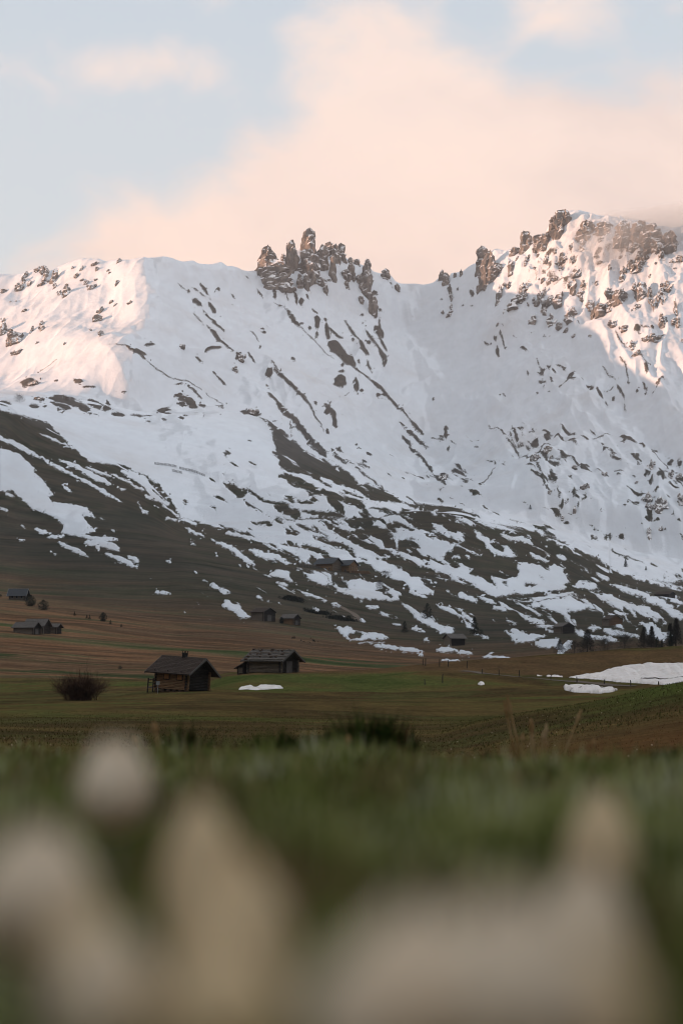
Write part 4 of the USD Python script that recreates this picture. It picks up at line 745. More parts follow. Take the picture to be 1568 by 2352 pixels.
def cabin(name, label, loc, phi, L, W, hw, hr, ov_x, ov_y, mats, logs=10, detail=2, roll=0.0, group=None, roof_rows=0, roof_cols=0, single_shingles=False, seed=1, log_r=None, drop=0.5, catname='hut', shift=(0, 0)):
    """front wall faces -y, gables at +-x, origin at the front right corner of the walls"""
    g = np.random.default_rng(seed)
    t = thing(name, label, catname, loc, phi, group)
    Mx = lean_matrix(roll, phi) if roll else np.eye(4)
    off = trimesh.transformations.translation_matrix((-L / 2, W / 2, 0))
    def put(nm, m, mat, parent=None):
        m = m.copy(); m.apply_transform(Mx @ off); return obj(nm, m, M[mat], parent if parent is not None else t)
    r = log_r or hw / logs / 2 * .93
    zs = (np.arange(logs) + .5) * hw / logs
    lx, ly = L / 2, W / 2
    e = .22 * min(1, L / 4)
    if detail >= 2:
        for k, z in enumerate(zs):
            put('log', log_x(-lx - e, lx + e, -ly + r, z, r, seed * 100 + k), mats[0])
            put('log', log_x(-lx - e, lx + e, ly - r, z, r, seed * 100 + 30 + k, 5), mats[0])
            put('log', log_y(lx - r, -ly - e, ly + e, z + hw / logs / 2, r, seed * 100 + 60 + k), mats[1])
            put('log', log_y(-lx + r, -ly - e, ly + e, z + hw / logs / 2, r, seed * 100 + 90 + k, 5), mats[1])
        k = 0; z = hw + r
        while z < hw + hr - .25:
            half = ly * (1 - (z - hw + .1) / hr)
            put('gable_log', log_y(lx - r, -half, half, z, r, seed * 100 + 120 + k), mats[1]); k += 1; z += 2 * r * .95
        put('gable_boards', prism(.08, [(-ly, hw), (ly, hw), (0, hw + hr)]).apply_translation((-lx + r, 0, 0)), mats[1])
        put('inner_wall', box(-lx + 1.7 * r, lx - 1.7 * r, -ly + 1.7 * r, ly - 1.7 * r, -.1, hw), 'dark')
    else:
        put('front_wall', cat([log_x(-lx - e * .6, lx + e * .6, -ly + r, z, r, seed * 100 + k, 5) for k, z in enumerate(zs)] + [box(-lx + r, lx - r, -ly + r * 1.2, ly - r, -drop, hw)]), mats[0])
        gl = [log_y(lx - r, -ly - e * .6, ly + e * .6, z, r, seed * 100 + 60 + k, 5) for k, z in enumerate(zs)]
        put('gable_wall', cat(gl + [prism(r * 1.5, [(-ly, hw - .05), (ly, hw - .05), (0, hw + hr - .05)]).apply_translation((lx - r, 0, 0))]), mats[1])
        put('rear_gable_wall', prism(r * 1.5, [(-ly, -drop), (ly, -drop), (ly, hw - .05), (0, hw + hr - .05), (-ly, hw - .05)]).apply_translation((-lx + r, 0, 0)), mats[1])
    # roof: two slabs meeting at the ridge
    th = .10
    s = hr / ly
    def slope(sign):
        return lambda u: (sign * (ly + ov_y) * (1 - u), hw + hr - s * (ly + ov_y) * (1 - u) + .06)
    rl = L + 2 * ov_x
    for sign in (-1, 1):
        a, b = slope(sign)(0), slope(sign)(1)
        put('roof_slab', prism(rl, [(a[0], a[1]), (b[0], b[1]), (b[0], b[1] + th), (a[0], a[1] + th)]), mats[2])
        for sx in (-1, 1):
            put('bargeboard', prism(.06, [(a[0], a[1] - .12), (b[0], b[1] - .12), (b[0], b[1] + th + .05), (a[0], a[1] + th + .05)]).apply_translation((sx * (rl / 2 + .033), 0, 0)), mats[3])
        if roof_rows and (sign < 0 or detail >= 2):
            cols = roof_cols; pieces = []
            for i in range(roof_rows):
                u0, u1 = i / roof_rows - .01, min(1.0, (i + 1.35) / roof_rows)
                for j in range(cols):
                    wj = rl / cols
                    xc = -rl / 2 + (j + .5 + (.25 if i % 2 else -.25) * (0 < j < cols - 1)) * wj
                    f = slope(sign)
                    sh = shingle_slab(xc, wj * g.uniform(.82, .98), u0 + g.uniform(-.012, .012), u1, lambda u: (f(u)[0], f(u)[1] + th), .025, g, g.uniform(.01, .05) if single_shingles else .018)
                    pieces.append(sh)
            if single_shingles and sign < 0:
                for q in pieces: put('shingle', q, mats[2])
            else:
                tag(put('shingles', cat(pieces), mats[2]), None, None, None, 'stuff')
    put('ridge_cap', box(-rl / 2, rl / 2, -.12, .12, hw + hr + .06 + th - .02, hw + hr + .06 + th + .05), mats[3])
    return t, put, slope, dict(lx=lx, ly=ly, r=r, th=th, rl=rl, s=s)

def dpos(V, x, y, ymin=0.0): P = VV[V]([(x, y)])[0]; return hit(P[0], P[1], ymin)
def V1(x, y): return np.array([(450 + x / 1.7422) * .57415, (2550 + y / 1.7422) * .57415])

# --- the near cabin with orange shutters
c = V1(515, 379); g0 = hit(c[0], c[1], 200); kx = g0[1] / FD
phi = math.radians(-33)
t, put, slope, I = cabin('log_cabin', 'small dark log cabin with two orange shuttered windows and a chimney, nearest hut', g0 + np.array([0, 0, .12]), phi, 4.7, 4.3, 2.35, 1.42, .95, .95, ['log_warm', 'log_dark', 'shingle', 'board'], logs=13, roll=math.radians(4.2), roof_rows=13, roof_cols=34, seed=11, catname='cabin')
ch = cat([box(-.24, .24, -.24, .24, 2.95, 4.45), box(-.30, .30, -.30, .30, 4.28, 4.36)]); ch.apply_translation((.1, .0, 0)); chp = put('chimney', ch, 'chimney')
put('chimney_cap', cat([box(-.36, .36, -.36, .36, 4.64, 4.68)] + [box(a - .03, a + .03, b - .03, b + .03, 4.44, 4.65) for a in (-.22, .22) for b in (-.22, .22)]).apply_translation((.1, 0, 0)), 'chimney', chp)
for xw in (-.72, 1.22):
    w = put('window', box(xw - .42, xw + .42, -2.19, -2.02, 1.18, 1.98), 'dark')
    for k in range(4):
        x0 = xw - .36 + k * .18
        put('shutter_board', box(x0 + .008, x0 + .172, -2.235, -2.195, 1.20, 1.96 + .01 * (k % 2)), 'shutter', w)
    put('frame', cat([box(xw - .46, xw - .40, -2.25, -2.05, 1.12, 2.04), box(xw + .40, xw + .46, -2.25, -2.05, 1.12, 2.04), box(xw - .40, xw + .40, -2.25, -2.05, 1.98, 2.04), box(xw - .40, xw + .40, -2.25, -2.05, 1.12, 1.18)]), 'log_dark', w)
for x in np.linspace(-2.2, 2.2, 6):
    st = trimesh.creation.icosphere(1, 1.0); v = np.array(st.vertices); st.vertices = v * [.27, .25, .34] * (1 + .2 * fbm(v[:, 0] + x, v[:, 1], v[:, 2], .7, 2, 5))[:, None]; st.apply_translation((x, -2.0, -.25)); put('foundation_stone', st, 'stone')
for x in (-2.15, 0, 2.15): put('sill_post', box(x - .12, x + .12, 1.85, 2.1, -.9, .05), 'log_dark')
# porch platform with its rail at the far left end
put('porch_deck', box(-3.75, -2.35, -1.9, 1.2, -.02, .10), 'board')
for (x, y) in ((-3.68, -1.85), (-3.68, -.4), (-3.68, 1.1), (-2.9, -1.85)):
    put('porch_post', box(x - .06, x + .06, y - .06, y + .06, -1.0, 1.15), 'log_dark')
for z in (.55, .92): put('porch_rail', box(-3.66, -3.58, -1.9, 1.15, z, z + .09), 'log_dark')
for z in (.55, .92): put('porch_rail', box(-3.68, -2.5, -1.92, -1.84, z, z + .09), 'log_dark')
for k in range(3): put('rafter_end', box(-2.0 + 2 * k - .06, -2.0 + 2 * k + .06, -2.95, -2.1, 2.1, 2.2), 'log_dark')
# electricity box on its post beside the cabin
pb = hit(V1(316, 391)[0], V1(316, 391)[1], 200)
mt = thing('meter_box', 'small grey electricity box on a thin post in front of the cabin', 'meter box', pb)
s_ = pb[1] / FD * .3295
obj('post', tube([(0, 0, -.3), (0, 0, 58 * s_)], .045, 6), M['metal'], mt); obj('box', cat([box(-.2, .2, -.12, .12, 58 * s_, 58 * s_ + .42), box(-.22, .22, -.14, .14, 58 * s_ + .42, 58 * s_ + .46)]), M['metal'], mt)

# --- the barn with the stone-weighted shingle roof
c = V1(1171, 251); g1_ = hit(c[0], c[1], 255)
t2, put, slope, I = cabin('log_barn', 'weathered log barn with stones on its ragged shingle roof and a grey plank door', g1_ + np.array([0, 0, .05]), math.radians(-29), 5.5, 4.9, 1.95, 1.25, .75, .8, ['log_grey', 'log_dark', 'shingle_grey', 'board'], logs=10, roll=math.radians(.8), roof_rows=8, roof_cols=26, single_shingles=True, seed=12, catname='barn')
g_ = np.random.default_rng(5)
for k in range(22):
    u = g_.choice([.08, .3, .55, .85, .97], p=[.1, .2, .25, .25, .2]); y, z = slope(-1)(u)
    st = trimesh.creation.icosphere(1, 1.0); v = np.array(st.vertices); r0 = g_.uniform(.13, .24)
    st.vertices = v * [r0 * 1.3, r0, r0 * .7] * (1 + .25 * fbm(v[:, 0] + k, v[:, 1], v[:, 2], .7, 2, 5))[:, None]; st.apply_translation((g_.uniform(-I['rl'] / 2 + .2, I['rl'] / 2 - .4), y, z + I['th'] + .13)); put('roof_stone', st, 'stone')
for k, u in enumerate((.08, .36, .66, .93)):
    y, z = slope(-1)(u); put('roof_pole', log_x(-I['rl'] / 2 + .05, I['rl'] / 2 - .05, y, z + I['th'] + .14, .05, 700 + k), 'log_grey')
d = put('door', box(2.79, 2.87, -1.05, .55, .02, 1.72), 'board')
for k in range(5): put('door_board', box(2.875, 2.90, -1.02 + .31 * k, -.73 + .31 * k, .04, 1.70), 'board', d)
put('door_brace', box(2.905, 2.93, -1.0, .5, 1.2, 1.3), 'board', d)
# lean-to on the left end
ll = thing('lean_to', 'low lean-to shed with a dark doorway against the left end of the log barn', 'shed', g1_ + np.array([0, 0, .05]), math.radians(-29))
O = trimesh.transformations.translation_matrix((-5.5 / 2, 4.9 / 2, 0))
def pl(nm, m, mat): m = m.copy(); m.apply_transform(O); return obj(nm, m, M[mat], ll)
pl('roof', cat([trimesh.Trimesh(np.array([(-5.25, -2.3, .62), (-2.98, -2.3, 1.78), (-2.98, 1.6, 1.78), (-5.25, 1.6, .62), (-5.25, -2.3, .72), (-2.98, -2.3, 1.88), (-2.98, 1.6, 1.88), (-5.25, 1.6, .72)]), np.array([(0, 2, 1), (0, 3, 2), (4, 5, 6), (4, 6, 7), (0, 1, 5), (0, 5, 4), (2, 3, 7), (2, 7, 6), (0, 4, 7), (0, 7, 3), (1, 2, 6), (1, 6, 5)]), process=False)]), 'shingle_grey')
for k in range(5): pl('log', log_x(-4.85, -3.95, -1.75, .02 + .17 * k, .09, 800 + k), 'log_grey')
for x in (-4.9, -3.95, -3.05): pl('post', box(x - .08, x + .08, -1.85, -1.69, -.4, .8 + (x + 4.9) * .45), 'log_dark')
pl('back_wall', box(-4.8, -3.0, 1.2, 1.32, -.3, .75), 'log_dark'); pl('side_wall', box(-4.84, -4.74, -1.7, 1.2, -.3, .7), 'log_dark'); pl('doorway', box(-3.85, -3.15, -1.64, -1.60, -.1, .95), 'dark')

# --- barns farther off
def far_barn(label, corner, phi_deg, L, W, hw, hr, mats, seed, ymin=450, ov=(.6, .6), rows=7, cols=20, catname='barn', roll=0.0, name='hay_barn', logs=9, door=None, windows=0):
    gp = hit(corner[0], corner[1], ymin)
    t, put, slope, I = cabin(name, label, gp + np.array([0, 0, .1]), math.radians(phi_deg), L, W, hw, hr, ov[0], ov[1], mats, logs=logs, detail=1, roof_rows=rows, roof_cols=cols, seed=seed, drop=1.5, catname=catname, roll=roll)
    if door:
        y0, y1, z1 = door; dd = put('door', box(I['lx'] + .04, I['lx'] + .12, y0, y1, .05, z1), 'board')
    for k in range(windows):
        x = -I['lx'] + (k + .7) * L / (windows + .4); w = put('window', box(x - .35, x + .35, -I['ly'] - .12, -I['ly'] + .05, 1.1, 1.9), 'dark'); put('frame', cat([box(x - .45, x - .35, -I['ly'] - .16, -I['ly'], 1.0, 2.0), box(x + .35, x + .45, -I['ly'] - .16, -I['ly'], 1.0, 2.0), box(x - .35, x + .35, -I['ly'] - .16, -I['ly'], 1.9, 2.0), box(x - .35, x + .35, -I['ly'] - .16, -I['ly'], 1.0, 1.1)]), 'metal', w)
    return gp, t, put
def ZI(x, y): return np.array([x / 3.136 * .57415, (2300 + y / 3.136) * .57415])
GREY = ['log_grey', 'log_dark', 'shingle_grey', 'board']; DARK_ = ['log_dark', 'log_dark', 'shingle', 'board']; WARM = ['log_warm', 'log_dark', 'shingle', 'board']
far_barn('long low log barn with grey shingle roof, front of the joined pair on left slope', ZI(412, 752), -18, 6.6, 5.2, 2.3, 1.5, GREY, 21, rows=9, cols=26, door=(-1.2, 1.0, 1.7))
far_barn('taller brown log barn behind and right of the front barn on the left slope', ZI(540, 742) , -14, 6.2, 6.0, 2.6, 2.0, GREY, 22, ymin=470, rows=9, cols=30)
gp, t_, put = far_barn('low shed roofed with grey boards at the right end of the joined barns', ZI(705, 745), -14, 4.1, 4.4, 2.2, 1.0, GREY, 23, ymin=470, rows=6, cols=16, name='shed', catname='shed')
far_barn('small chalet with pale grey roof and white framed windows on the far left slope', ZI(312, 326), -6, 7.0, 5.5, 2.6, 2.5, ['log_grey', 'log_dark', 'roof_slate', 'metal'], 24, ymin=550, ov=(.9, .9), rows=6, cols=10, name='chalet', catname='chalet', windows=3)
def H_(x, y): return VH([(x, y)])[0]
def G_(x, y): return VG([(x, y)])[0]
far_barn('square dark log barn beside a long snow patch, left of a smaller hut', H_(343, 642), -42, 7.3, 7.2, 4.0, 1.7, ['log_grey', 'log_dark', 'shingle', 'board'], 25, ymin=500, logs=12, door=(-1.3, 1.3, 2.6))
far_barn('little brown hut with a pale roof just right of the square dark barn', H_(608, 676), -34, 6.2, 5.2, 3.0, 1.6, ['log_warm', 'log_dark', 'shingle_grey', 'board'], 26, ymin=500, door=(-.9, .9, 1.9), name='hay_hut', catname='hut')
far_barn('brown farmhouse with a blue-grey roof, left one of two on the snowy shelf', H_(960, 190), -36, 12.5, 9.5, 5.0, 3.0, ['log_warm', 'log_grey', 'roof_slate', 'board'], 27, ymin=900, ov=(1.3, 1.3), logs=12, name='farmhouse', catname='farmhouse', windows=4)
gp, t_, put = far_barn('brown farmhouse with pillared porch on a stone base, right of two on the snowy shelf', H_(1110, 207), -32, 12.0, 10.0, 5.0, 2.9, ['log_warm', 'log_warm', 'roof_slate', 'board'], 28, ymin=900, ov=(1.0, 1.2), logs=12, name='farmhouse', catname='farmhouse', windows=3)
put('stone_base', box(-6.1, 6.1, -5.25, -4.9, -1.6, .9), 'stone')
for y in (-4.2, -1.5, 1.5, 4.2): put('porch_pillar', box(7.0, 7.3, y - .15, y + .15, -.5, 4.6), 'log_grey')
far_barn('dark weathered hut with a pale roof below a snow patch, left of the bare trees', G_(362, 320), 28, 6.6, 5.5, 2.6, 1.6, ['log_dark', 'log_grey', 'shingle_grey', 'board'], 29, ymin=600)
far_barn('grey gabled hut standing between snow patches, nearest to the bare trees', G_(898, 257), -52, 5.6, 7.6, 3.2, 1.7, ['log_grey', 'log_dark', 'shingle_grey', 'board'], 30, ymin=650)
far_barn('orange-brown wooden chalet with a dark roof among snow patches on the right slope', G_(1160, 214), -62, 6.5, 8.0, 3.6, 1.9, ['log_grey', 'lumber', 'shingle', 'board'], 31, ymin=700, name='chalet', catname='chalet')
far_barn('low dark hut half sunk in the snow near the right edge', G_(1490, 57), -40, 12, 9, 2.6, 2.0, DARK_, 32, ymin=900, name='snow_hut', catname='hut')
# lumber stack and the plank fence of the farm
lp = hit(*H_(1185, 208), 900); lt = thing('lumber_stack', 'long stack of pale sawn boards right of the farmhouse', 'lumber stack', lp, math.radians(-4))
for k in range(4):
    for j in range(2): obj('board_layer', box(-8.5 + .5 * k, 8.2 - .4 * k, -1.2 + 1.25 * j, -.05 + 1.25 * j, -.2 + .42 * k, .16 + .42 * k), M['lumber'], lt)
fa, fb = hit(*H_(662, 152), 900), hit(*H_(855, 178), 900)
ft = thing('plank_fence', 'wooden plank fence running left from the farmhouse', 'fence', (0, 0, 0))
for k in range(15):
    w = k / 14; pnt = fa * (1 - w) + fb * w; z = ground(pnt[0], pnt[1])
    obj('post', box(pnt[0] - .12, pnt[0] + .12, pnt[1] - .12, pnt[1] + .12, z - .5, z + 2.0), M['post'], ft)
    if k:
        for hh in (.5, 1.1, 1.7):
            obj('plank', tube([(prev[0], prev[1] - .16, prev[2] + hh), (pnt[0], pnt[1] - .16, z + hh)], .15, 4), M['board'], ft)
    prev = (pnt[0], pnt[1], z)
# ------------------------------------------------------------------ trees and shrubs
def leafy(n, pts, size, g, up=.3):
    """small triangles at pts"""
    a = g.normal(size=(n, 3)); a /= np.linalg.norm(a, axis=1, keepdims=True)
    b = np.cross(a, g.normal(size=(n, 3))); b /= np.linalg.norm(b, axis=1, keepdims=True)
    s = size * g.uniform(.6, 1.4, (n, 1))
    v = np.stack([pts + a * s, pts - a * s * .5 + b * s * .6, pts - a * s * .5 - b * s * .6], 1).reshape(-1, 3)
    return trimesh.Trimesh(v, np.arange(3 * n).reshape(-1, 3), process=False)
def spruce_parts(h, w, seed, dens=1.0, round_=False):
    g = np.random.default_rng(seed)
    trunk = tube([(0, 0, -.6), (0, 0, h * .5), (g.uniform(-.03, .03) * h, 0, h * .98)], [h * .022, h * .014, h * .003], 6)
    P = []
    nb = int((46 if not round_ else 70) * dens)
    for k in range(nb):
        f = (k + .5) / nb
        if round_: z = h * (.04 + .92 * f); rad = w / 2 * (math.sin(math.pi * min(1, .12 + .9 * f)) ** .55) * g.uniform(.7, 1.1)
        else: z = h * (.06 + .92 * f); rad = w / 2 * (1 - f) ** .85 * g.uniform(.6, 1.15) + .02 * h
        az = k * 2.399 + g.uniform(-.4, .4); n = int(14 + 26 * (1 - f))
        tt = g.uniform(.1, 1, n) ** .7
        x = np.cos(az) * rad * tt; y = np.sin(az) * rad * tt; zz = z - .16 * rad * tt + .10 * rad * tt ** 2 * 1.5
        sp = .16 * rad + .02 * h
        P.append(np.stack([x + g.normal(0, sp * .5, n), y + g.normal(0, sp * .5, n), zz + g.normal(0, sp * .35, n)], -1))
    P = np.vstack(P)
    return trunk, leafy(len(P), P, h * .030 if not round_ else h * .034, g)
def bare_parts(h, w, seed, limbs=16, twigs=9, base=.25, conical=True, r0=.02):
    g = np.random.default_rng(seed)
    trunk = tube([(0, 0, -.5), (g.uniform(-.02, .02) * h, 0, h * .4), (g.uniform(-.03, .03) * h, g.uniform(-.03, .03) * h, h)], [h * r0, h * r0 * .65, h * .003], 6)
    br = []
    for k in range(limbs):
        f = base + (1 - base) * (k + g.uniform(0, .6)) / limbs; z = h * f; az = k * 2.399 + g.uniform(-.5, .5)
        ln = w / 2 * ((1.12 - f) if conical else math.sin(math.pi * min(1, .25 + .7 * f))) * g.uniform(.7, 1.15)
        d = np.array([math.cos(az), math.sin(az), g.uniform(.05, .5) if conical else g.uniform(.5, 1.2)])
        a = np.array([0, 0, z]); m_ = a + d * ln * .5; e = a + d * ln * np.array([1, 1, .85])
        br.append(tube([a, m_, e], [h * r0 * .28, h * r0 * .18, h * .001], 3))
        for q in range(twigs):
            s = g.uniform(.25, 1); p = a + (e - a) * s; dd = d * .4 + g.normal(0, .5, 3); l2 = ln * g.uniform(.18, .42)
            br.append(tube([p, p + dd * l2], [h * r0 * .10, h * .0008], 3))
    return trunk, cat(br)
def tree(name, label, kind, p, q, qtop, wpx, seed, ymin=450, group=None, catname='tree'):
    gp = hit(p, q, ymin); sc = gp[1] / FD; h, w = (q - qtop) * sc, wpx * sc * (1.45 if kind in ('larch', 'bare') else 1.15)
    t = thing(name, label, catname, gp - np.array([0, 0, .1]), rng.uniform(0, 6.28), group)
    if kind in ('spruce', 'round'):
        a, b = spruce_parts(h, w, seed, 1.0, kind == 'round'); obj('trunk', a, M['twig'], t); obj('crown', b, M['spruce'], t)
    else:
        a, b = bare_parts(h, w, seed, limbs=44 if kind == 'larch' else 34, twigs=18, conical=kind == 'larch', r0=.026); obj('trunk', a, M['larch'], t); obj('branches', b, M['larch'], t)
        g2 = np.random.default_rng(seed + 500); n2 = 1700; f2 = g2.uniform(.12, 1, n2); r2 = w / 2 * ((1.1 - f2) if kind == 'larch' else np.sin(np.pi * np.clip(.15 + .8 * f2, 0, 1))) * g2.uniform(.1, 1, n2) ** .6; a2 = g2.uniform(0, 6.28, n2)
        tag(obj('twigs', leafy(n2, np.stack([np.cos(a2) * r2, np.sin(a2) * r2, f2 * h], -1) + .02 * h * g2.normal(size=(n2, 3)), h * .024, g2), M['larch'], t), None, None, None, 'stuff')
    return t
Z = lambda x, y: ZI(x, y)
def tz(name, label, kind, V, x, y, ytop, w, seed, ymin=450, group=None, catname='tree'):
    a, b = V(x, y), V(x, ytop); c = V(x + w, y); return tree(name, label, kind, a[0], a[1], b[1], c[0] - a[0], seed, ymin, group, catname)
tz('conifer_tree', 'bushy dark conifer in front of the right end of the far left chalet', 'round', ZI, 385, 395, 240, 130, 1, 520)
tz('conifer_tree', 'broad dark conifer just right of the one that hides the chalet corner', 'round', ZI, 545, 438, 305, 150, 2, 520)
tz('conifer_tree', 'lone roundish conifer with a leaning crown on the left slope, largest of its row', 'round', ZI, 1293, 584, 460, 95, 3, 500)
tz('conifer_tree', 'tiny pointed spruce, leftmost of the row on the left slope', 'spruce', ZI, 935, 512, 455, 34, 4, 500)
tz('conifer_tree', 'left one of two tiny spruces standing side by side on the left slope', 'spruce', ZI, 1088, 548, 497, 36, 5, 500)
tz('conifer_tree', 'right one of two tiny spruces standing side by side on the left slope', 'spruce', ZI, 1124, 556, 495, 38, 6, 500)
tz('conifer_tree', 'small spruce just right of the roundish leaning conifer', 'spruce', ZI, 1385, 620, 560, 42, 7, 500)
tz('conifer_tree', 'small spruce at the right end of the row on the left slope', 'spruce', ZI, 1520, 655, 610, 36, 8, 500)
tz('shrub', 'small dark shrub alone in the striped field above the bare bush', 'round', ZI, 1507, 1180, 1132, 56, 9, 280, catname='shrub')
tz('shrub', 'dark juniper shrub at the left picture edge beside the chalet', 'round', ZI, 5, 272, 236, 40, 10, 520, catname='shrub')
tz('conifer_tree', 'dark young conifer wedged between the square barn and the brown hut', 'round', VHf := (lambda x, y: VH([(x, y)])[0]), 505, 660, 597, 42, 11, 500)
Gf_ = lambda x, y: VG([(x, y)])[0]; Ef = lambda x, y: VE([(x, y)])[0]; Ff = lambda x, y: VF([(x, y)])[0]; Df = lambda x, y: VD([(x, y)])[0]
tz('conifer_tree', 'dark spruce at the left edge of the snow patches beside the slope track', 'spruce', Gf_, 25, 250, 183, 48, 12, 600)
tz('conifer_tree', 'tall dark spruce standing in a snow patch above the slope track', 'spruce', Gf_, 150, 172, 85, 75, 13, 650)
tz('conifer_tree', 'dark spruce right of a snow patch above the pale roofed hut', 'spruce', Gf_, 412, 262, 160, 60, 14, 650)
tz('conifer_tree', 'small spruce below the one above the pale roofed hut', 'spruce', Gf_, 452, 268, 232, 42, 15, 650)
tz('conifer_tree', 'lone spruce on the snow bowl floor, left of the pointed one', 'spruce', Ff, 1208, 1050, 995, 28, 16, 1500)
tz('conifer_tree', 'pointed lone spruce on the snow bowl floor near the right edge', 'spruce', Ff, 1336, 1070, 1040, 16, 17, 1500)
tz('conifer_tree', 'pale frosted spruce alone high on the snow face', 'spruce', Ff, 610, 685, 655, 20, 18, 1700)
LG = 'bare larches behind the brown hill on the right'
tz('larch_tree', 'wispy pale bare tree, leftmost of the larches behind the brown hill', 'larch', Gf_, 885, 375, 295, 60, 21, 500, LG)
tz('larch_tree', 'low bare tree at the foot of the thick larch behind the brown hill', 'bare', Gf_, 965, 370, 300, 80, 22, 500, LG)
tz('larch_tree', 'thick bare larch with a rounded top below the grey gabled hut', 'larch', Gf_, 1038, 375, 235, 85, 23, 500, LG)
tz('larch_tree', 'low faint bare tree between the thick larch and the broad bushy one', 'bare', Gf_, 1135, 360, 285, 75, 24, 500, LG)
tz('larch_tree', 'broad bushy bare tree half way along the larches', 'bare', Gf_, 1245, 345, 262, 95, 25, 500, LG)
tz('larch_tree', 'dense bare larch, left of the close pair near the right edge', 'larch', Gf_, 1352, 345, 220, 70, 26, 500, LG)
tz('larch_tree', 'slender bare larch, right of the close pair near the right edge', 'larch', Gf_, 1395, 345, 215, 52, 27, 500, LG)
tz('larch_tree', 'tall loose larch at the right edge, left of the tallest', 'larch', Gf_, 1497, 330, 200, 55, 28, 500, LG)
tz('larch_tree', 'tallest bare larch at the right edge of the picture', 'larch', Gf_, 1530, 330, 172, 60, 29, 500, LG)
tz('conifer_tree', 'dark spruce at the foot of the close larch pair', 'spruce', Gf_, 1425, 345, 270, 40, 30, 500)
tz('conifer_tree', 'dark small spruce left of the loose larch at the right edge', 'spruce', Gf_, 1452, 340, 285, 30, 31, 500)
tz('conifer_tree', 'dark spruce below the tall loose larch at the right edge', 'spruce', Gf_, 1500, 335, 255, 40, 32, 500)
tz('bare_tree', 'bare round tree on the snow left of the farm fence', 'bare', Ef, 300, 1192, 1165, 44, 33, 900)
tz('bare_tree', 'bare round tree on the snow right of the lumber stack', 'bare', Ef, 1012, 1275, 1240, 50, 34, 900)
tz('bare_tree', 'bare tree at the lower right edge of the farm snow patch', 'bare', Ef, 970, 1342, 1290, 40, 35, 900)
tz('bare_tree', 'bare shrub on the snow at the upper left, lit by the sun', 'bare', Df, 122, 172, 128, 56, 36, 1200)
tz('bare_tree', 'faint bare shrub on the rocks at the upper left, right of the sunlit shrub', 'bare', Df, 418, 160, 138, 36, 37, 1200)
for k, (x, y, w, h, lb) in enumerate([(830, 535, 170, 50, 'dark low thicket above the slope track, left one'), (1050, 600, 170, 60, 'dark low thicket in the bend of the slope track'), (600, 430, 140, 45, 'dark low thicket along the slope fold right of the long snow patch'), (720, 790, 110, 40, 'brown grassy knob with scrub below the two barns')]):
    a = VHf(x, y + h * .5); gp = hit(a[0], a[1], 600); sc = gp[1] / FD * .2563; g = np.random.default_rng(60 + k)
    n = 2200; ux, uy = g.normal(0, .30, n) * w * sc, g.normal(0, .30, n) * max(10., w * sc * .4)
    cl_ = fbm(ux + 50 * k, uy, 0, 5.5, 3, 7); kp = cl_ > -.12; ux, uy, cl_ = ux[kp], uy[kp], cl_[kp]; n = len(ux)
    zz_ = np.array([ground(gp[0] + x_, gp[1] + y_) for x_, y_ in zip(ux, uy)]) - gp[2]
    pts = np.column_stack([ux, uy, zz_ + g.uniform(0, 1, n) * (.5 + 2.6 * np.clip(cl_ + .12, 0, 1))])
    tt = thing('thicket', lb, 'thicket', gp); tag(obj('foliage', leafy(n, pts, .5, g), M['shrub'], tt), None, None, None, 'stuff')
    obj('stems', cat([tube([q - [.1, .1, 1.4], q], [.06, .02], 3) for q in pts[:60]]), M['twig'], tt)

# the big bare bush in front
bp = ZI(1010, 1580); gp = hit(bp[0], bp[1], 200); sc = gp[1] / FD
g = np.random.default_rng(77)
bush = thing('bare_bush', 'large dark bare bush spreading low in the meadow left of the cabin', 'bush', gp)
stems, tw = [], []
Wb, Hb = 72 * sc, 52 * sc
for k in range(130):
    az = g.uniform(0, 2 * math.pi); sp = g.uniform(.1, 1) ** .7
    a = np.array([g.normal(0, .75), g.normal(0, .5), -.2]); tip = np.array([math.cos(az) * Wb * sp, math.sin(az) * Wb * .7 * sp, Hb * (1.0 - .40 * sp ** 2.5) * g.uniform(.55, 1.05)])
    mid = a + (tip - a) * .5 + np.array([0, 0, Hb * .12])
    ps = [a, a * .7 + mid * .3 + g.normal(0, .06, 3), mid + g.normal(0, .1, 3), tip]
    stems.append(tube(ps, [.04, .03, .022, .008], 4))
    for j in range(26):
        f = g.uniform(.3, 1); i = min(2, int(f * 3)); q = ps[i] + (ps[i + 1] - ps[i]) * (f * 3 - i)
        d = g.normal(0, .5, 3) + [0, 0, .35] + (tip - a) / np.linalg.norm(tip - a) * .5; L2 = g.uniform(.25, .8)
        e = q + d * L2; tw.append(tube([q, (q + e) / 2 + g.normal(0, .04, 3), e], [.012, .009, .004], 3))
        for _ in range(2):
            d2 = d + g.normal(0, .6, 3); s0 = q + (e - q) * g.uniform(.4, 1); tw.append(tube([s0, s0 + d2 * L2 * .5], [.008, .003], 3))
for s in stems: obj('stem', s, M['twig'], bush)
tag(obj('twigs', cat(tw), M['twig'], bush), None, None, None, 'stuff')

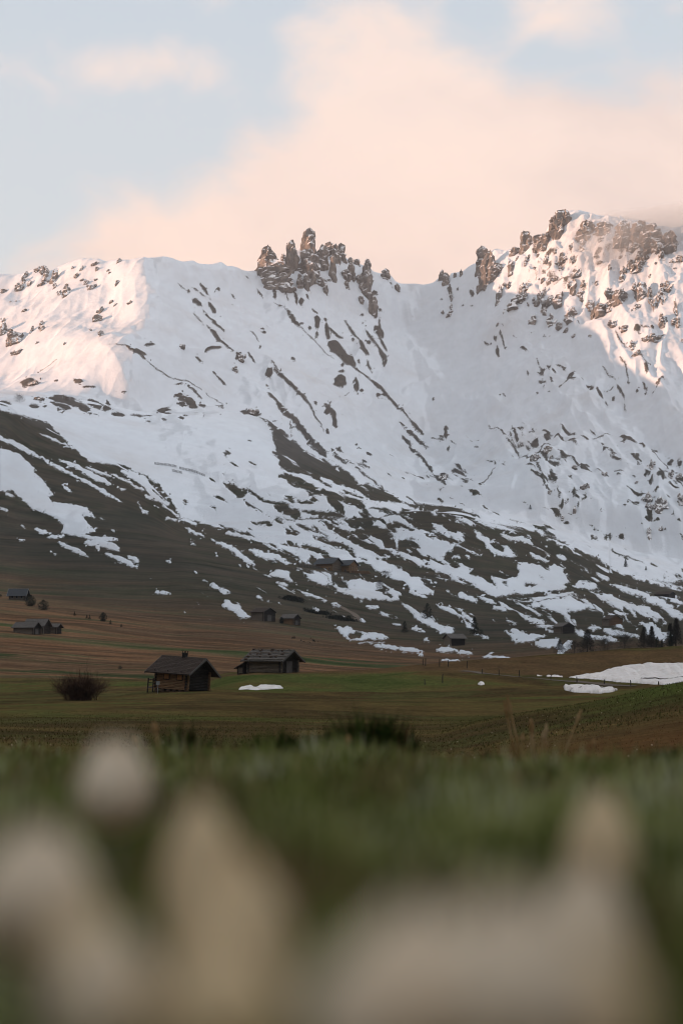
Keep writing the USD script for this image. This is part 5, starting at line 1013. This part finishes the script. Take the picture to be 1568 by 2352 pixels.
# ------------------------------------------------------------------ fence posts along the track
POSTS = [(126, 433, 398), (140, 435, 391), (218, 440, 399), (266, 440, 404), (370, 450, 408), (454, 480, 454), (548, 490, 456), (661, 497, 460), (836, 515, 486), (980, 527, 496), (1132, 537, 512), (1278, 548, 515), (1432, 540, 521), (137, 541, 509), (235, 531, 480)]
PL = ['left one of two posts close together at the far end of the hill fence', 'right one of two posts close together at the far end of the hill fence', 'third fence post from the far left end, on the hill edge', 'fourth fence post from the far left end, on the hill edge', 'tall fence post on the hill edge where the track begins', 'short fence post just below the start of the track', 'fence post below the upper track, left of the tall thin one', 'tall thin fence post by the middle of the track', 'fence post in front of the thin tip of the big snow field', 'fence post in front of the left part of the big snow field', 'fence post between the two snow fields', 'fence post in front of the lower edge of the big snow field', 'short fence post at the right under the big snow field', 'lone post at the far left foot of the brown bank', 'thin post on the brown bank right of the lone post']
for k, (x, y, yt) in enumerate(POSTS):
    a, b = Gf_(x, y), Gf_(x, yt); gp = hit(a[0], a[1], 200); h = (a[1] - b[1]) * gp[1] / FD
    g = np.random.default_rng(90 + k)
    t = thing('fence_post', PL[k] if k < len(PL) else 'post', 'fence post', gp, g.uniform(0, 3), 'fence posts along the track')
    obj('stake', tube([(0, 0, -.3), (g.uniform(-.03, .03), 0, h * .6), (g.uniform(-.06, .06), g.uniform(-.04, .04), h)], [.075, .07, .06], 6), M['post'], t)
# slatted snow fences on the high slope
for k, (pts, lb) in enumerate([([(970, 562), (1040, 568), (1105, 580)], 'long slatted snow fence on the slope, left and uppermost'), ([(1125, 590), (1200, 605), (1285, 638)], 'slatted snow fence on the slope, right one'), ([(1080, 606), (1140, 620)], 'short slatted snow fence on the slope, lower one')]):
    t = thing('snow_fence', lb, 'fence', (0, 0, 0)); pr = None
    P = [hit(*Df(*q), 1400) for q in pts]; dense = np.vstack([np.linspace(P[i], P[i + 1], 9) for i in range(len(P) - 1)])
    for q in dense:
        z = ground(q[0], q[1]); obj('post', box(q[0] - .12, q[0] + .12, q[1] - .12, q[1] + .12, z - .5, z + 2.2), M['post'], t)
        if pr is not None:
            for hh in (.5, 1.2, 1.9): obj('rail', tube([(pr[0], pr[1], pr[2] + hh), (q[0], q[1], z + hh)], .12, 4), M['post'], t)
        pr = (q[0], q[1], z)

# ------------------------------------------------------------------ old snow lying in the near meadow
from shapely.geometry import Polygon, Point
import shapely
def snow_patch(label, poly, hgt, seed, step=1.0, ymin=150):
    P = np.array(poly); x0, y0 = P.min(0) - 1; x1, y1 = P.max(0) + 1
    us, vs = np.arange(x0, min(x1, 1640), step), np.arange(y0, y1, step * .55)
    U, V = np.meshgrid(us, vs); pg = Polygon(P).buffer(0)
    wob = 2.0 * fbm(U, V * 2, seed, 12, 3, 5)
    dd = shapely.distance(pg.exterior, shapely.points(U.ravel(), V.ravel())).reshape(U.shape); ins = shapely.contains(pg, shapely.points(U.ravel(), V.ravel())).reshape(U.shape)
    sdv = np.where(ins, dd, -dd) + wob * .6
    G = np.array([[hit(u, v, ymin) for u in us] for v in vs])
    ok = sdv > 0
    rise = np.clip(sdv / 3.0, 0, 1) ** .5 * hgt
    lump = hgt * 1.1 * np.abs(fbm(G[..., 0] * .5, G[..., 1] * .10, 0, .8, 3, 6)) + hgt * .35 * fbm(G[..., 0], G[..., 1] * .3, 3, 3, 2, 8)
    G[..., 2] += np.where(ok, rise + lump * np.clip(sdv / 2, 0, 1) + .01, -.15)
    nv, nu = U.shape; idx_ = np.arange(nv * nu).reshape(nv, nu)
    near_ok = np.zeros_like(ok); near_ok |= ok
    for ax in (0, 1):
        for s in (-1, 1): near_ok |= np.roll(ok, s, ax)
    f = []
    a, b, c, d = idx_[:-1, :-1], idx_[:-1, 1:], idx_[1:, 1:], idx_[1:, :-1]
    m_ = near_ok[:-1, :-1] & near_ok[:-1, 1:] & near_ok[1:, 1:] & near_ok[1:, :-1]
    yy = G[..., 1]; rngY = np.maximum.reduce([yy[:-1, :-1], yy[:-1, 1:], yy[1:, 1:], yy[1:, :-1]]) - np.minimum.reduce([yy[:-1, :-1], yy[:-1, 1:], yy[1:, 1:], yy[1:, :-1]])
    m_ &= rngY < 14
    quads = np.stack([d[m_], c[m_], b[m_], a[m_]], -1)
    v = G.reshape(-1, 3); used, inv = np.unique(quads, return_inverse=True); quads = inv.reshape(quads.shape); v = v[used]
    f = np.vstack([quads[:, [0, 1, 2]], quads[:, [0, 2, 3]]])
    org = v.mean(0) * [1, 1, 0] + [0, 0, v[:, 2].min()]
    t = thing('snow_patch', label, 'snow patch', org); obj('snow', (v - org, f), M['old_snow'], t, True)
big = [(758, 491), (860, 494), (930, 499), (1050, 490), (1150, 465), (1240, 440), (1350, 432), (1480, 427), (1568, 428), (1640, 430), (1640, 545), (1568, 545), (1430, 540), (1300, 532), (1200, 525), (1120, 515), (1000, 505), (880, 498)]
snow_patch('largest snow field, spread over the brown hill at the right edge', VG(big), .30, 1, 1.0)
snow_patch('long low strip of dirty snow below the largest snow field', VG([(905, 551), (935, 561), (1000, 559), (1060, 554), (1110, 567), (1205, 570), (1180, 582), (1100, 590), (1040, 587), (950, 582), (910, 570)]), .35, 2, .7)
snow_patch('tiny snow remnant on the dark brown bank right of the middle', VG([(428, 539), (445, 529), (465, 532), (470, 541), (445, 545)]), .25, 3, .4)
snow_patch('flat double lobed snow patch right of the cabin, below the log barn', np.array([V1(x, y) for x, y in [(880, 366), (900, 350), (960, 337), (985, 349), (1000, 352), (1030, 337), (1100, 340), (1170, 347), (1190, 358), (1100, 362), (1000, 370), (940, 365)]]), .25, 4, .5)

# ------------------------------------------------------------------ tracks
def ribbon(name, label, pts, width, lift=.05, ymin=0):
    P = np.array([hit(p[0], p[1], ymin) for p in pts])
    t = np.concatenate([[0], np.cumsum(np.linalg.norm(np.diff(P[:, :2], axis=0), axis=1))]); s = np.linspace(0, t[-1], max(24, int(t[-1] / 2.5)))
    C = np.stack([PchipInterpolator(t, P[:, k])(s) for k in range(2)], -1)
    T_ = np.gradient(C, axis=0); T_ /= np.linalg.norm(T_, axis=1, keepdims=True) + 1e-9; N = np.stack([-T_[:, 1], T_[:, 0]], -1)
    rows = []
    for o in np.linspace(-.5, .5, 5):
        q = C + N * width * (o + .06 * fbm(s, o, 0, 6, 2, 3)[:, None]); rows.append(np.stack([q[:, 0], q[:, 1], [ground(a, b) + lift for a, b in q]], -1))
    V = np.stack(rows, 1); n, m = V.shape[:2]; idx_ = np.arange(n * m).reshape(n, m)
    qd = np.stack([idx_[:-1, :-1], idx_[:-1, 1:], idx_[1:, 1:], idx_[1:, :-1]], -1).reshape(-1, 4); f = np.vstack([qd[:, [0, 1, 2]], qd[:, [0, 2, 3]]]); v = V.reshape(-1, 3)
    if np.cross(v[f[0, 1]] - v[f[0, 0]], v[f[0, 2]] - v[f[0, 0]])[2] < 0: f = f[:, ::-1]
    return tag(obj(name, (v, f), M['track'], None, True), label, None, None, 'structure')
ribbon('track', 'narrow gravel track climbing across the brown hill', VG([(345, 465), (440, 476), (540, 487), (620, 495), (700, 502), (830, 515), (1000, 527), (1130, 541), (1300, 549)]), 2.0, .06, 200)
ribbon('slope_track', 'pale dirt track bending down the slope above the barns', VH([(985, 492), (1040, 512), (1085, 540), (1130, 562), (1165, 585), (1185, 615), (1188, 640)]), 3.2, .12, 700)
# ------------------------------------------------------------------ foreground: grass, dead stems and crocuses, far out of focus
def grass_material(name, stops, tr=.3):
    n = {'pos': ('geometry', {}), 'd': ('diffuse_bsdf', {}), 't': ('translucent_bsdf', {}), 'm': ('mix_closure', {'fac': tr})}; l = []
    noise(n, l, 'z', 4.5, 3, .65)
    n['ad'] = ('math', {'math_type': 'multiply_add', 'value2': .26, 'value3': -.58 - .13}); l += [('pos.random_per_island', 'ad.value1')]
    n['s'] = ('math', {'math_type': 'add'}); n['zz'] = ('math', {'math_type': 'multiply', 'value2': 2.3}); l.append(('z.fac', 'zz.value1'))
    l += [('ad.value', 's.value1'), ('zz.value', 's.value2')]
    ramp(n, l, 'r', 's.value', stops)
    l += [('r.color', 'd.color'), ('r.color', 't.color'), ('d.BSDF', 'm.closure1'), ('t.BSDF', 'm.closure2')]
    return usdkit.material(stage, f'/World/Looks/{name}', n, l, surface='m.closure')
M['grass'] = grass_material('meadow_grass', [(.05, (.20, .13, .065)), (.20, (.28, .21, .10)), (.31, (.035, .045, .014)), (.46, (.17, .20, .05)), (.60, (.37, .38, .14)), (.78, (.52, .52, .33)), (.95, (.62, .60, .50))])
M['tuft'] = grass_material('dark_tuft', [(.1, (.05, .027, .012)), (.3, (.012, .018, .005)), (.5, (.024, .040, .009)), (.7, (.07, .10, .02)), (.95, (.17, .20, .06))])
M['straw'] = grass_material('dry_straw', [(.2, (.34, .20, .085)), (.5, (.48, .31, .15)), (.8, (.55, .40, .23))])
M['rust'] = grass_material('rusty_grass', [(.1, (.075, .036, .017)), (.4, (.14, .07, .030)), (.6, (.18, .10, .045)), (.9, (.10, .11, .035))])
M['olive'] = grass_material('olive_grass', [(.1, (.05, .034, .016)), (.4, (.075, .070, .026)), (.6, (.10, .095, .035)), (.9, (.055, .075, .022))])
def petal_material(name, tip, base):
    n = {'tc': ('texture_coordinate', {}), 'sp': ('separate_xyz', {}), 'd': ('diffuse_bsdf', {}), 't': ('translucent_bsdf', {}), 'm': ('mix_closure', {'fac': .2}), 'pos': ('geometry', {})}; l = [('tc.generated', 'sp.vector')]
    ramp(n, l, 'r', 'sp.z', [(0, base), (.35, tuple((a + 2 * b) / 3 for a, b in zip(base, tip))), (.7, tip)])
    l += [('r.color', 'd.color'), ('r.color', 't.color'), ('d.BSDF', 'm.closure1'), ('t.BSDF', 'm.closure2')]
    return usdkit.material(stage, f'/World/Looks/{name}', n, l, surface='m.closure')
M['petal'] = petal_material('crocus_petal', (.97, .93, .84), (.96, .78, .56))
M['petal_cream'] = petal_material('cream_petal', (.97, .90, .73), (.95, .72, .42))
M['stem'] = simple('crocus_stem', [(.3, (.20, .17, .13)), (.7, (.30, .25, .20))], 30)
M['leaf'] = simple('crocus_leaf', [(.3, (.03, .055, .018)), (.7, (.05, .085, .03))], 30)
M['stamen'] = simple('orange_stamen', [(.3, (.5, .22, .04)), (.7, (.6, .3, .05))], 30)
def blades(n, xy, h, w, g, lean=.5, curve=.5):
    """thin three-segment blades at xy (n, 2)"""
    z0 = ground_many(xy); az = g.uniform(0, 2 * np.pi, n); ln = g.uniform(.05, lean, n)
    d = np.stack([np.cos(az), np.sin(az)], -1); s = np.stack([-np.sin(az + g.uniform(-1, 1, n)), np.cos(az)], -1); s /= np.linalg.norm(s, axis=1, keepdims=True)
    V = []
    for f in (0, .4, .75, 1.0):
        c = xy + d * (h * ln * (f + curve * f * f))[:, None] * .6; z = z0 - .01 + h * f * (1 - .25 * ln * f)
        ww = w * (1 - f) ** .7
        if f < 1:
            for sg in (-.5, .5): V.append(np.column_stack([c + s * (sg * ww)[:, None], z]))
        else: V.append(np.column_stack([c, z]))
    V = np.stack(V, 1); k = np.arange(n)[:, None] * 7
    f = np.concatenate([k + np.array(t) for t in ((0, 1, 3), (0, 3, 2), (2, 3, 5), (2, 5, 4), (4, 5, 6))])
    return V.reshape(-1, 3), f
g = np.random.default_rng(42)
def scatter(n, y0, y1, pw=1.0, margin=.25):
    Y = (g.uniform(y0 ** pw, y1 ** pw, n)) ** (1 / pw); X = g.uniform(-1, 1, n) * (Y * .18 + margin); return np.stack([X, Y], -1)
parts_ = []
for n, y0, y1, h0, h1, w in ((26000, .32, 2.2, .04, .10, .0044), (52000, 2.2, 5.5, .05, .12, .0060), (56000, 5.5, 12, .04, .11, .013), ):
    xy = scatter(n, y0, y1, 1.6)
    patch = .6 * fbm(xy[:, 0], xy[:, 1], 0, .5 if y1 < 13 else 1.6, 3, 77) + .8 * fbm(xy[:, 0], xy[:, 1] * .6, 5, .11 if y1 < 13 else .5, 2, 78)
    keep = patch > (-.30 if y0 < 30 else -.1); xy = xy[keep]; patch = patch[keep]
    h = g.uniform(h0, h1, len(xy)) * (1 + .75 * patch)
    parts_.append(blades(len(xy), xy, h, w * g.uniform(.6, 1.3, len(xy)), g, .9))
off_, VV_, FF_ = 0, [], []
for v, f in parts_: VV_.append(v); FF_.append(f + off_); off_ += len(v)
tag(obj('grass', (np.vstack(VV_), np.vstack(FF_)), M['grass']), 'blurred green and straw coloured grass covering the foreground', 'grass', None, 'stuff')
# taller tussocks standing out of the sward
T_ = scatter(620, 2.4, 11.5, 1.5); XY, HH, WW = [], [], []
for c in T_:
    k = int(g.integers(40, 90)); r0 = g.uniform(.03, .11); XY.append(c + g.normal(0, r0, (k, 2))); HH.append(g.uniform(.4, 1, k) * g.uniform(.08, .20) * np.interp(c[1], [2, 5, 9, 11.5], [.7, 1.0, .62, .45])); WW.append(np.full(k, g.uniform(.005, .009) * (1 + .10 * c[1])))
xy = np.vstack(XY); v, f = blades(len(xy), xy, np.concatenate(HH), np.concatenate(WW), g, .8)
tag(obj('tussocks', (v, f), M['grass']), 'uneven taller grass tussocks standing out of the foreground grass', 'grass', None, 'stuff')
xy = scatter(34000, 14, 60, 1.3, .6); v, f = blades(len(xy), xy, g.uniform(.02, .05, len(xy)), g.uniform(.010, .02, len(xy)), g, 1.4)
xy = scatter(26000, 45, 140, 1.3, 1.0); v2, f2 = blades(len(xy), xy, g.uniform(.03, .10, len(xy)), g.uniform(.025, .05, len(xy)), g, 1.4)
tag(obj('meadow_tufts', (v2, f2), M['olive']), 'short olive and brown grass tufts roughening the meadow', 'grass', None, 'stuff')
tag(obj('dry_turf', (v, f), M['rust']), 'matted rust brown dead grass behind the green foreground', 'grass', None, 'stuff')
xy = scatter(5200, 2.5, 11.0, 1.6); v, f = blades(len(xy), xy, g.uniform(.05, .13, len(xy)), g.uniform(.004, .008, len(xy)), g, 1.3)
tag(obj('dead_grass', (v, f), M['straw']), 'pale dead blades scattered through the foreground grass', 'grass', None, 'stuff')
def tuft(label, p, q, qtop, wpx, Y, n, mat, seed, name='grass_tuft', lean=.6, wd=.016):
    gg = np.random.default_rng(seed); X = Y * (p - PC) / FD; z = ground(X, Y); h = (HZ - qtop) / FD * Y - z; W = wpx / FD * Y
    xy = np.stack([gg.normal(0, W * .28, n), gg.normal(0, W * .22, n)], -1); hh = h * gg.uniform(.25, 1, n) ** .8 * (.7 + .5 * np.abs(fbm(xy[:, 0], xy[:, 1], seed, W * .18, 2, 3))) * np.clip(1.05 - (np.abs(xy[:, 0]) / (W * .62)) ** 2, .2, 1)
    v, f = blades(n, xy + [X, Y], hh, wd * gg.uniform(.7, 1.3, n), gg, lean)
    o = np.array([X, Y, z]); t = thing(name, label, 'grass tuft', o)
    tag(obj('blades', (v - o, f), M[mat], t), None, None, None, 'stuff'); return t
tuft('dense dark green grass clump standing highest above the foreground grass', 850, 1760, 1585, 300, 8.6, 1900, 'tuft', 1, lean=.6)
tuft('dark grass clump with brown patches left of the highest clump', 650, 1770, 1640, 300, 8.4, 1500, 'tuft', 2)
tuft('green grass clump behind the round white crocus', 425, 1780, 1612, 130, 8.2, 700, 'tuft', 3)
tuft('low grass clump at the far left of the foreground', 60, 1800, 1672, 160, 8.6, 900, 'grass', 4)
tuft('fresh green clump left of the dry stems on the right', 1130, 1800, 1690, 150, 8.8, 800, 'tuft', 5)
tuft('grass clump at the right edge of the foreground', 1530, 1820, 1680, 150, 8.6, 900, 'tuft', 6)
# tall dry stems
for k, (p, q0, p1, q1) in enumerate([(1210, 1750, 1165, 1600), (1195, 1700, 1160, 1612), (1220, 1700, 1218, 1652), (1232, 1705, 1222, 1655), (1268, 1745, 1334, 1632), (1250, 1710, 1256, 1665), (1238, 1735, 1250, 1680), (1190, 1745, 1200, 1685), (1360, 1720, 1366, 1698), (340, 1730, 310, 1690), (375, 1720, 352, 1660), (788, 1770, 800, 1690)]):
    Y = 11.0 if k < 9 else 7.0; gg = np.random.default_rng(200 + k)
    X0, X1 = Y * (p - PC) / FD, Y * (p1 - PC) / FD; z0 = ground(X0, Y); z1 = Y * (HZ - q1) / FD
    LB = ['tall dry grass stem leaning left, highest of the right group', 'thin dry stem leaning left at the left side of the right group', 'short upright straw in the middle of the right group', 'short straw with a seed head, just right of the upright one', 'long dry stem leaning far right', 'short straw next to the long right leaning stem', 'thick pale straw bending right in the right group', 'stout orange straw low in the right group', 'tiny straw alone right of the right group', 'orange dry stem leaning left behind the white crocus', 'taller dry stem above the white crocus', 'pale dry stem in front of the highest grass clump']
    t = thing('dry_stem', LB[k], 'grass stem', (X0, Y, z0), 0, 'dry grass stems')
    e = np.array([X1 - X0, gg.uniform(-.05, .05), z1 - z0])
    obj('stalk', tube([(0, 0, -.02), e * .5 + [0, 0, .01], e], [.008, .007, .004], 5), M['straw'], t)
    obj('seed_head', tube([e * .82, e * .9, e * 1.02], [.006, .013, .003], 5), M['straw'], t)
    obj('blade', tube([(0, 0, 0), e * .35 + [.03 * gg.choice([-1, 1]), 0, 0], e * .5 + [.09 * gg.choice([-1, 1]), .02, -.02]], [.003, .0025, .0008], 4), M['straw'], t)
# crocuses
def petal(L, R, az, out, seed):
    """one of the six petals of a closed bloom: a leaf of an egg, its tip a little free"""
    gg = np.random.default_rng(seed); nu, nv = 12, 7; v = []; tip = gg.uniform(.90, 1.03)
    for i in range(nu):
        f = i / (nu - 1); x = R * out * (math.sin(math.pi * (.05 + .90 * f ** .85)) ** .8); half = 1.02 * (math.sin(math.pi * min(1, .18 + .80 * f)) ** .5)
        for j in range(nv):
            s = j / (nv - 1) * 2 - 1; a = az + s * half; xr = x * (1 + .05 * (abs(s) - .5))
            v.append((xr * math.cos(a), xr * math.sin(a), L * tip * f - L * .10 * f * abs(s) ** 2))
    f = []
    for i in range(nu - 1):
        for j in range(nv - 1):
            a = i * nv + j; f += [(a, a + 1, a + nv + 1), (a, a + nv + 1, a + nv)]
    return trimesh.Trimesh(np.array(v), np.array(f), process=False)
def crocus(label, p, q, Y, hpx, wpx, mat, seed, open_=.32):
    """flower whose bloom centre is seen at (p, q)"""
    gg = np.random.default_rng(seed); L = hpx / FD * Y; W = wpx / FD * Y; X = Y * (p - PC) / FD; zc = Y * (HZ - q) / FD; z = ground(X, Y); z_b = zc - L / 2 - z
    t = thing('crocus', label, 'crocus', (X, Y, z), gg.uniform(0, 6), 'blurred crocuses in the foreground')
    top = np.array([gg.uniform(-.006, .006), gg.uniform(-.006, .006), max(z_b, .012)])
    for k in range(6):
        m = petal(L, W / 2, k * math.pi / 3 + gg.uniform(-.08, .08), 1.0 if k % 2 else .93, seed * 10 + k); m.apply_translation(top); obj('petal', m, M[mat], t, True)
    obj('stem', tube([(0, 0, -.015), top * .5 + [.002, 0, 0], top + [0, 0, .004]], [.0022, .002, .0032], 7), M['stem'], t)
    obj('stamen', tube([top, top + [0, 0, L * .62]], [.001, .0022], 5), M['stamen'], t)
    for k in range(3):
        a = gg.uniform(0, 6.28); h = gg.uniform(.05, .085); d = np.array([math.cos(a), math.sin(a), 0])
        obj('leaf', tube([d * .004 + [0, 0, -.01], d * .012 + [0, 0, h * .6], d * .035 + [0, 0, h]], [.0016, .0016, .0005], 4), M['leaf'], t)
CR = [('round white crocus bloom, upper left of the foreground', 282, 1805, 1.45, 225, 180, 'petal', 1),
      ('tall cream crocus right of and below the round white one', 490, 2010, 1.0, 400, 200, 'petal_cream', 2),
      ('large cream crocus low in the left middle of the foreground', 570, 2150, .78, 426, 295, 'petal_cream', 3),
      ('pale crocus cut by the left picture edge', 45, 2060, .80, 336, 307, 'petal', 4),
      ('tall orange-cream crocus on the right of the foreground', 1372, 1960, 1.2, 300, 165, 'petal_cream', 5),
      ('second pale crocus directly below the orange-cream one on the right', 1330, 2150, .85, 336, 236, 'petal', 6),
      ('huge pale crocus bloom at the bottom right of the middle', 1180, 2250, .52, 450, 440, 'petal', 7),
      ('big pinkish crocus bloom at the bottom, left of the huge one', 960, 2290, .55, 448, 401, 'petal', 8),
      ('low yellowish crocus at the bottom left of the middle', 510, 2310, .60, 381, 307, 'petal_cream', 9),
      ('pinkish crocus at the bottom, second from the left edge', 240, 2300, .62, 358, 260, 'petal', 10),
      ('dusky pale crocus at the bottom between the yellowish and the pinkish blooms', 770, 2345, .50, 330, 260, 'petal', 12),
      ('small pale crocus low at the left, above the pinkish second one', 150, 2190, .72, 250, 190, 'petal_cream', 13),
      ('cream crocus at the bottom, right of the huge bloom', 1350, 2330, .55, 381, 307, 'petal_cream', 11)]
for c in CR: crocus(c[0], c[1], c[2], c[3] * .82, *c[4:])
# tiny pale flowers dotted over the near turf
gg = np.random.default_rng(9); n = 300
xy = scatter(n, 13, 70, 1.2, 1.0); keep = fbm(xy[:, 0], xy[:, 1], 0, 6, 2, 12) > -.05; xy = xy[keep]; n = len(xy)
z = ground_many(xy); s = gg.uniform(.007, .014, n)
o8 = np.array([(1, 0, 0), (0, 1, 0), (-1, 0, 0), (0, -1, 0), (0, 0, 1.3), (0, 0, -1.3)]); f8 = np.array([(0, 1, 4), (1, 2, 4), (2, 3, 4), (3, 0, 4), (1, 0, 5), (2, 1, 5), (3, 2, 5), (0, 3, 5)])
v = (np.column_stack([xy, z + .05 + s])[:, None] + o8[None] * s[:, None, None]).reshape(-1, 3); f = (np.arange(n)[:, None, None] * 6 + f8[None]).reshape(-1, 3)
tag(obj('meadow_flowers', (v, f), M['petal']), 'tiny pale flowers dotted over the brown turf beyond the grass', 'flowers', None, 'stuff')

# ------------------------------------------------------------------ the air: thin valley haze, and a rag of cloud caught on the right summit
def volume(name, color, density):
    return usdkit.material(stage, f'/World/Looks/{name}', {'v': ('principled_volume', {'color': color, 'density': density, 'anisotropy': 0.0})}, [], volume='v.volume')
M['haze'] = volume('valley_haze', (.93, .95, .98), HAZE_DENSITY)
hb_ = box(-5900, 5900, -5900, 5900, float(ZZ.min()) - 1.0, float(ZZ.max()) + 60)
tag(obj('haze', hb_, M['haze']), 'thin pale haze filling the whole valley', None, None, 'stuff')
M['mist'] = volume('summit_cloud', (.995, .985, .98), .0085)
pcs = []
gm = np.random.default_rng(4)
for (p, q, Y, rx, ry, rz) in ((1455, 545, 2740, 85, 60, 30), (1520, 548, 2725, 105, 70, 42), (1600, 548, 2710, 120, 80, 50), (1500, 565, 2660, 120, 40, 32), (1390, 525, 2790, 60, 40, 18), (1680, 570, 2710, 110, 80, 50)):
    e = trimesh.creation.icosphere(4, 1.0); v = np.array(e.vertices)
    v = v * (1 + .30 * fbm(v[:, 0] + p, v[:, 1], v[:, 2], .7, 3, 8))[:, None] * [rx, ry, rz]
    c = at_depth(p, q, Y); pcs.append(manifold3d.Manifold(manifold3d.Mesh(np.asarray(v + c, np.float32), np.asarray(e.faces, np.uint32))))
u = pcs[0]
for m_ in pcs[1:]: u = u + m_
tag(obj('cloud', u, M['mist'], None, True), 'soft cloud caught on the right summit', None, None, 'stuff')
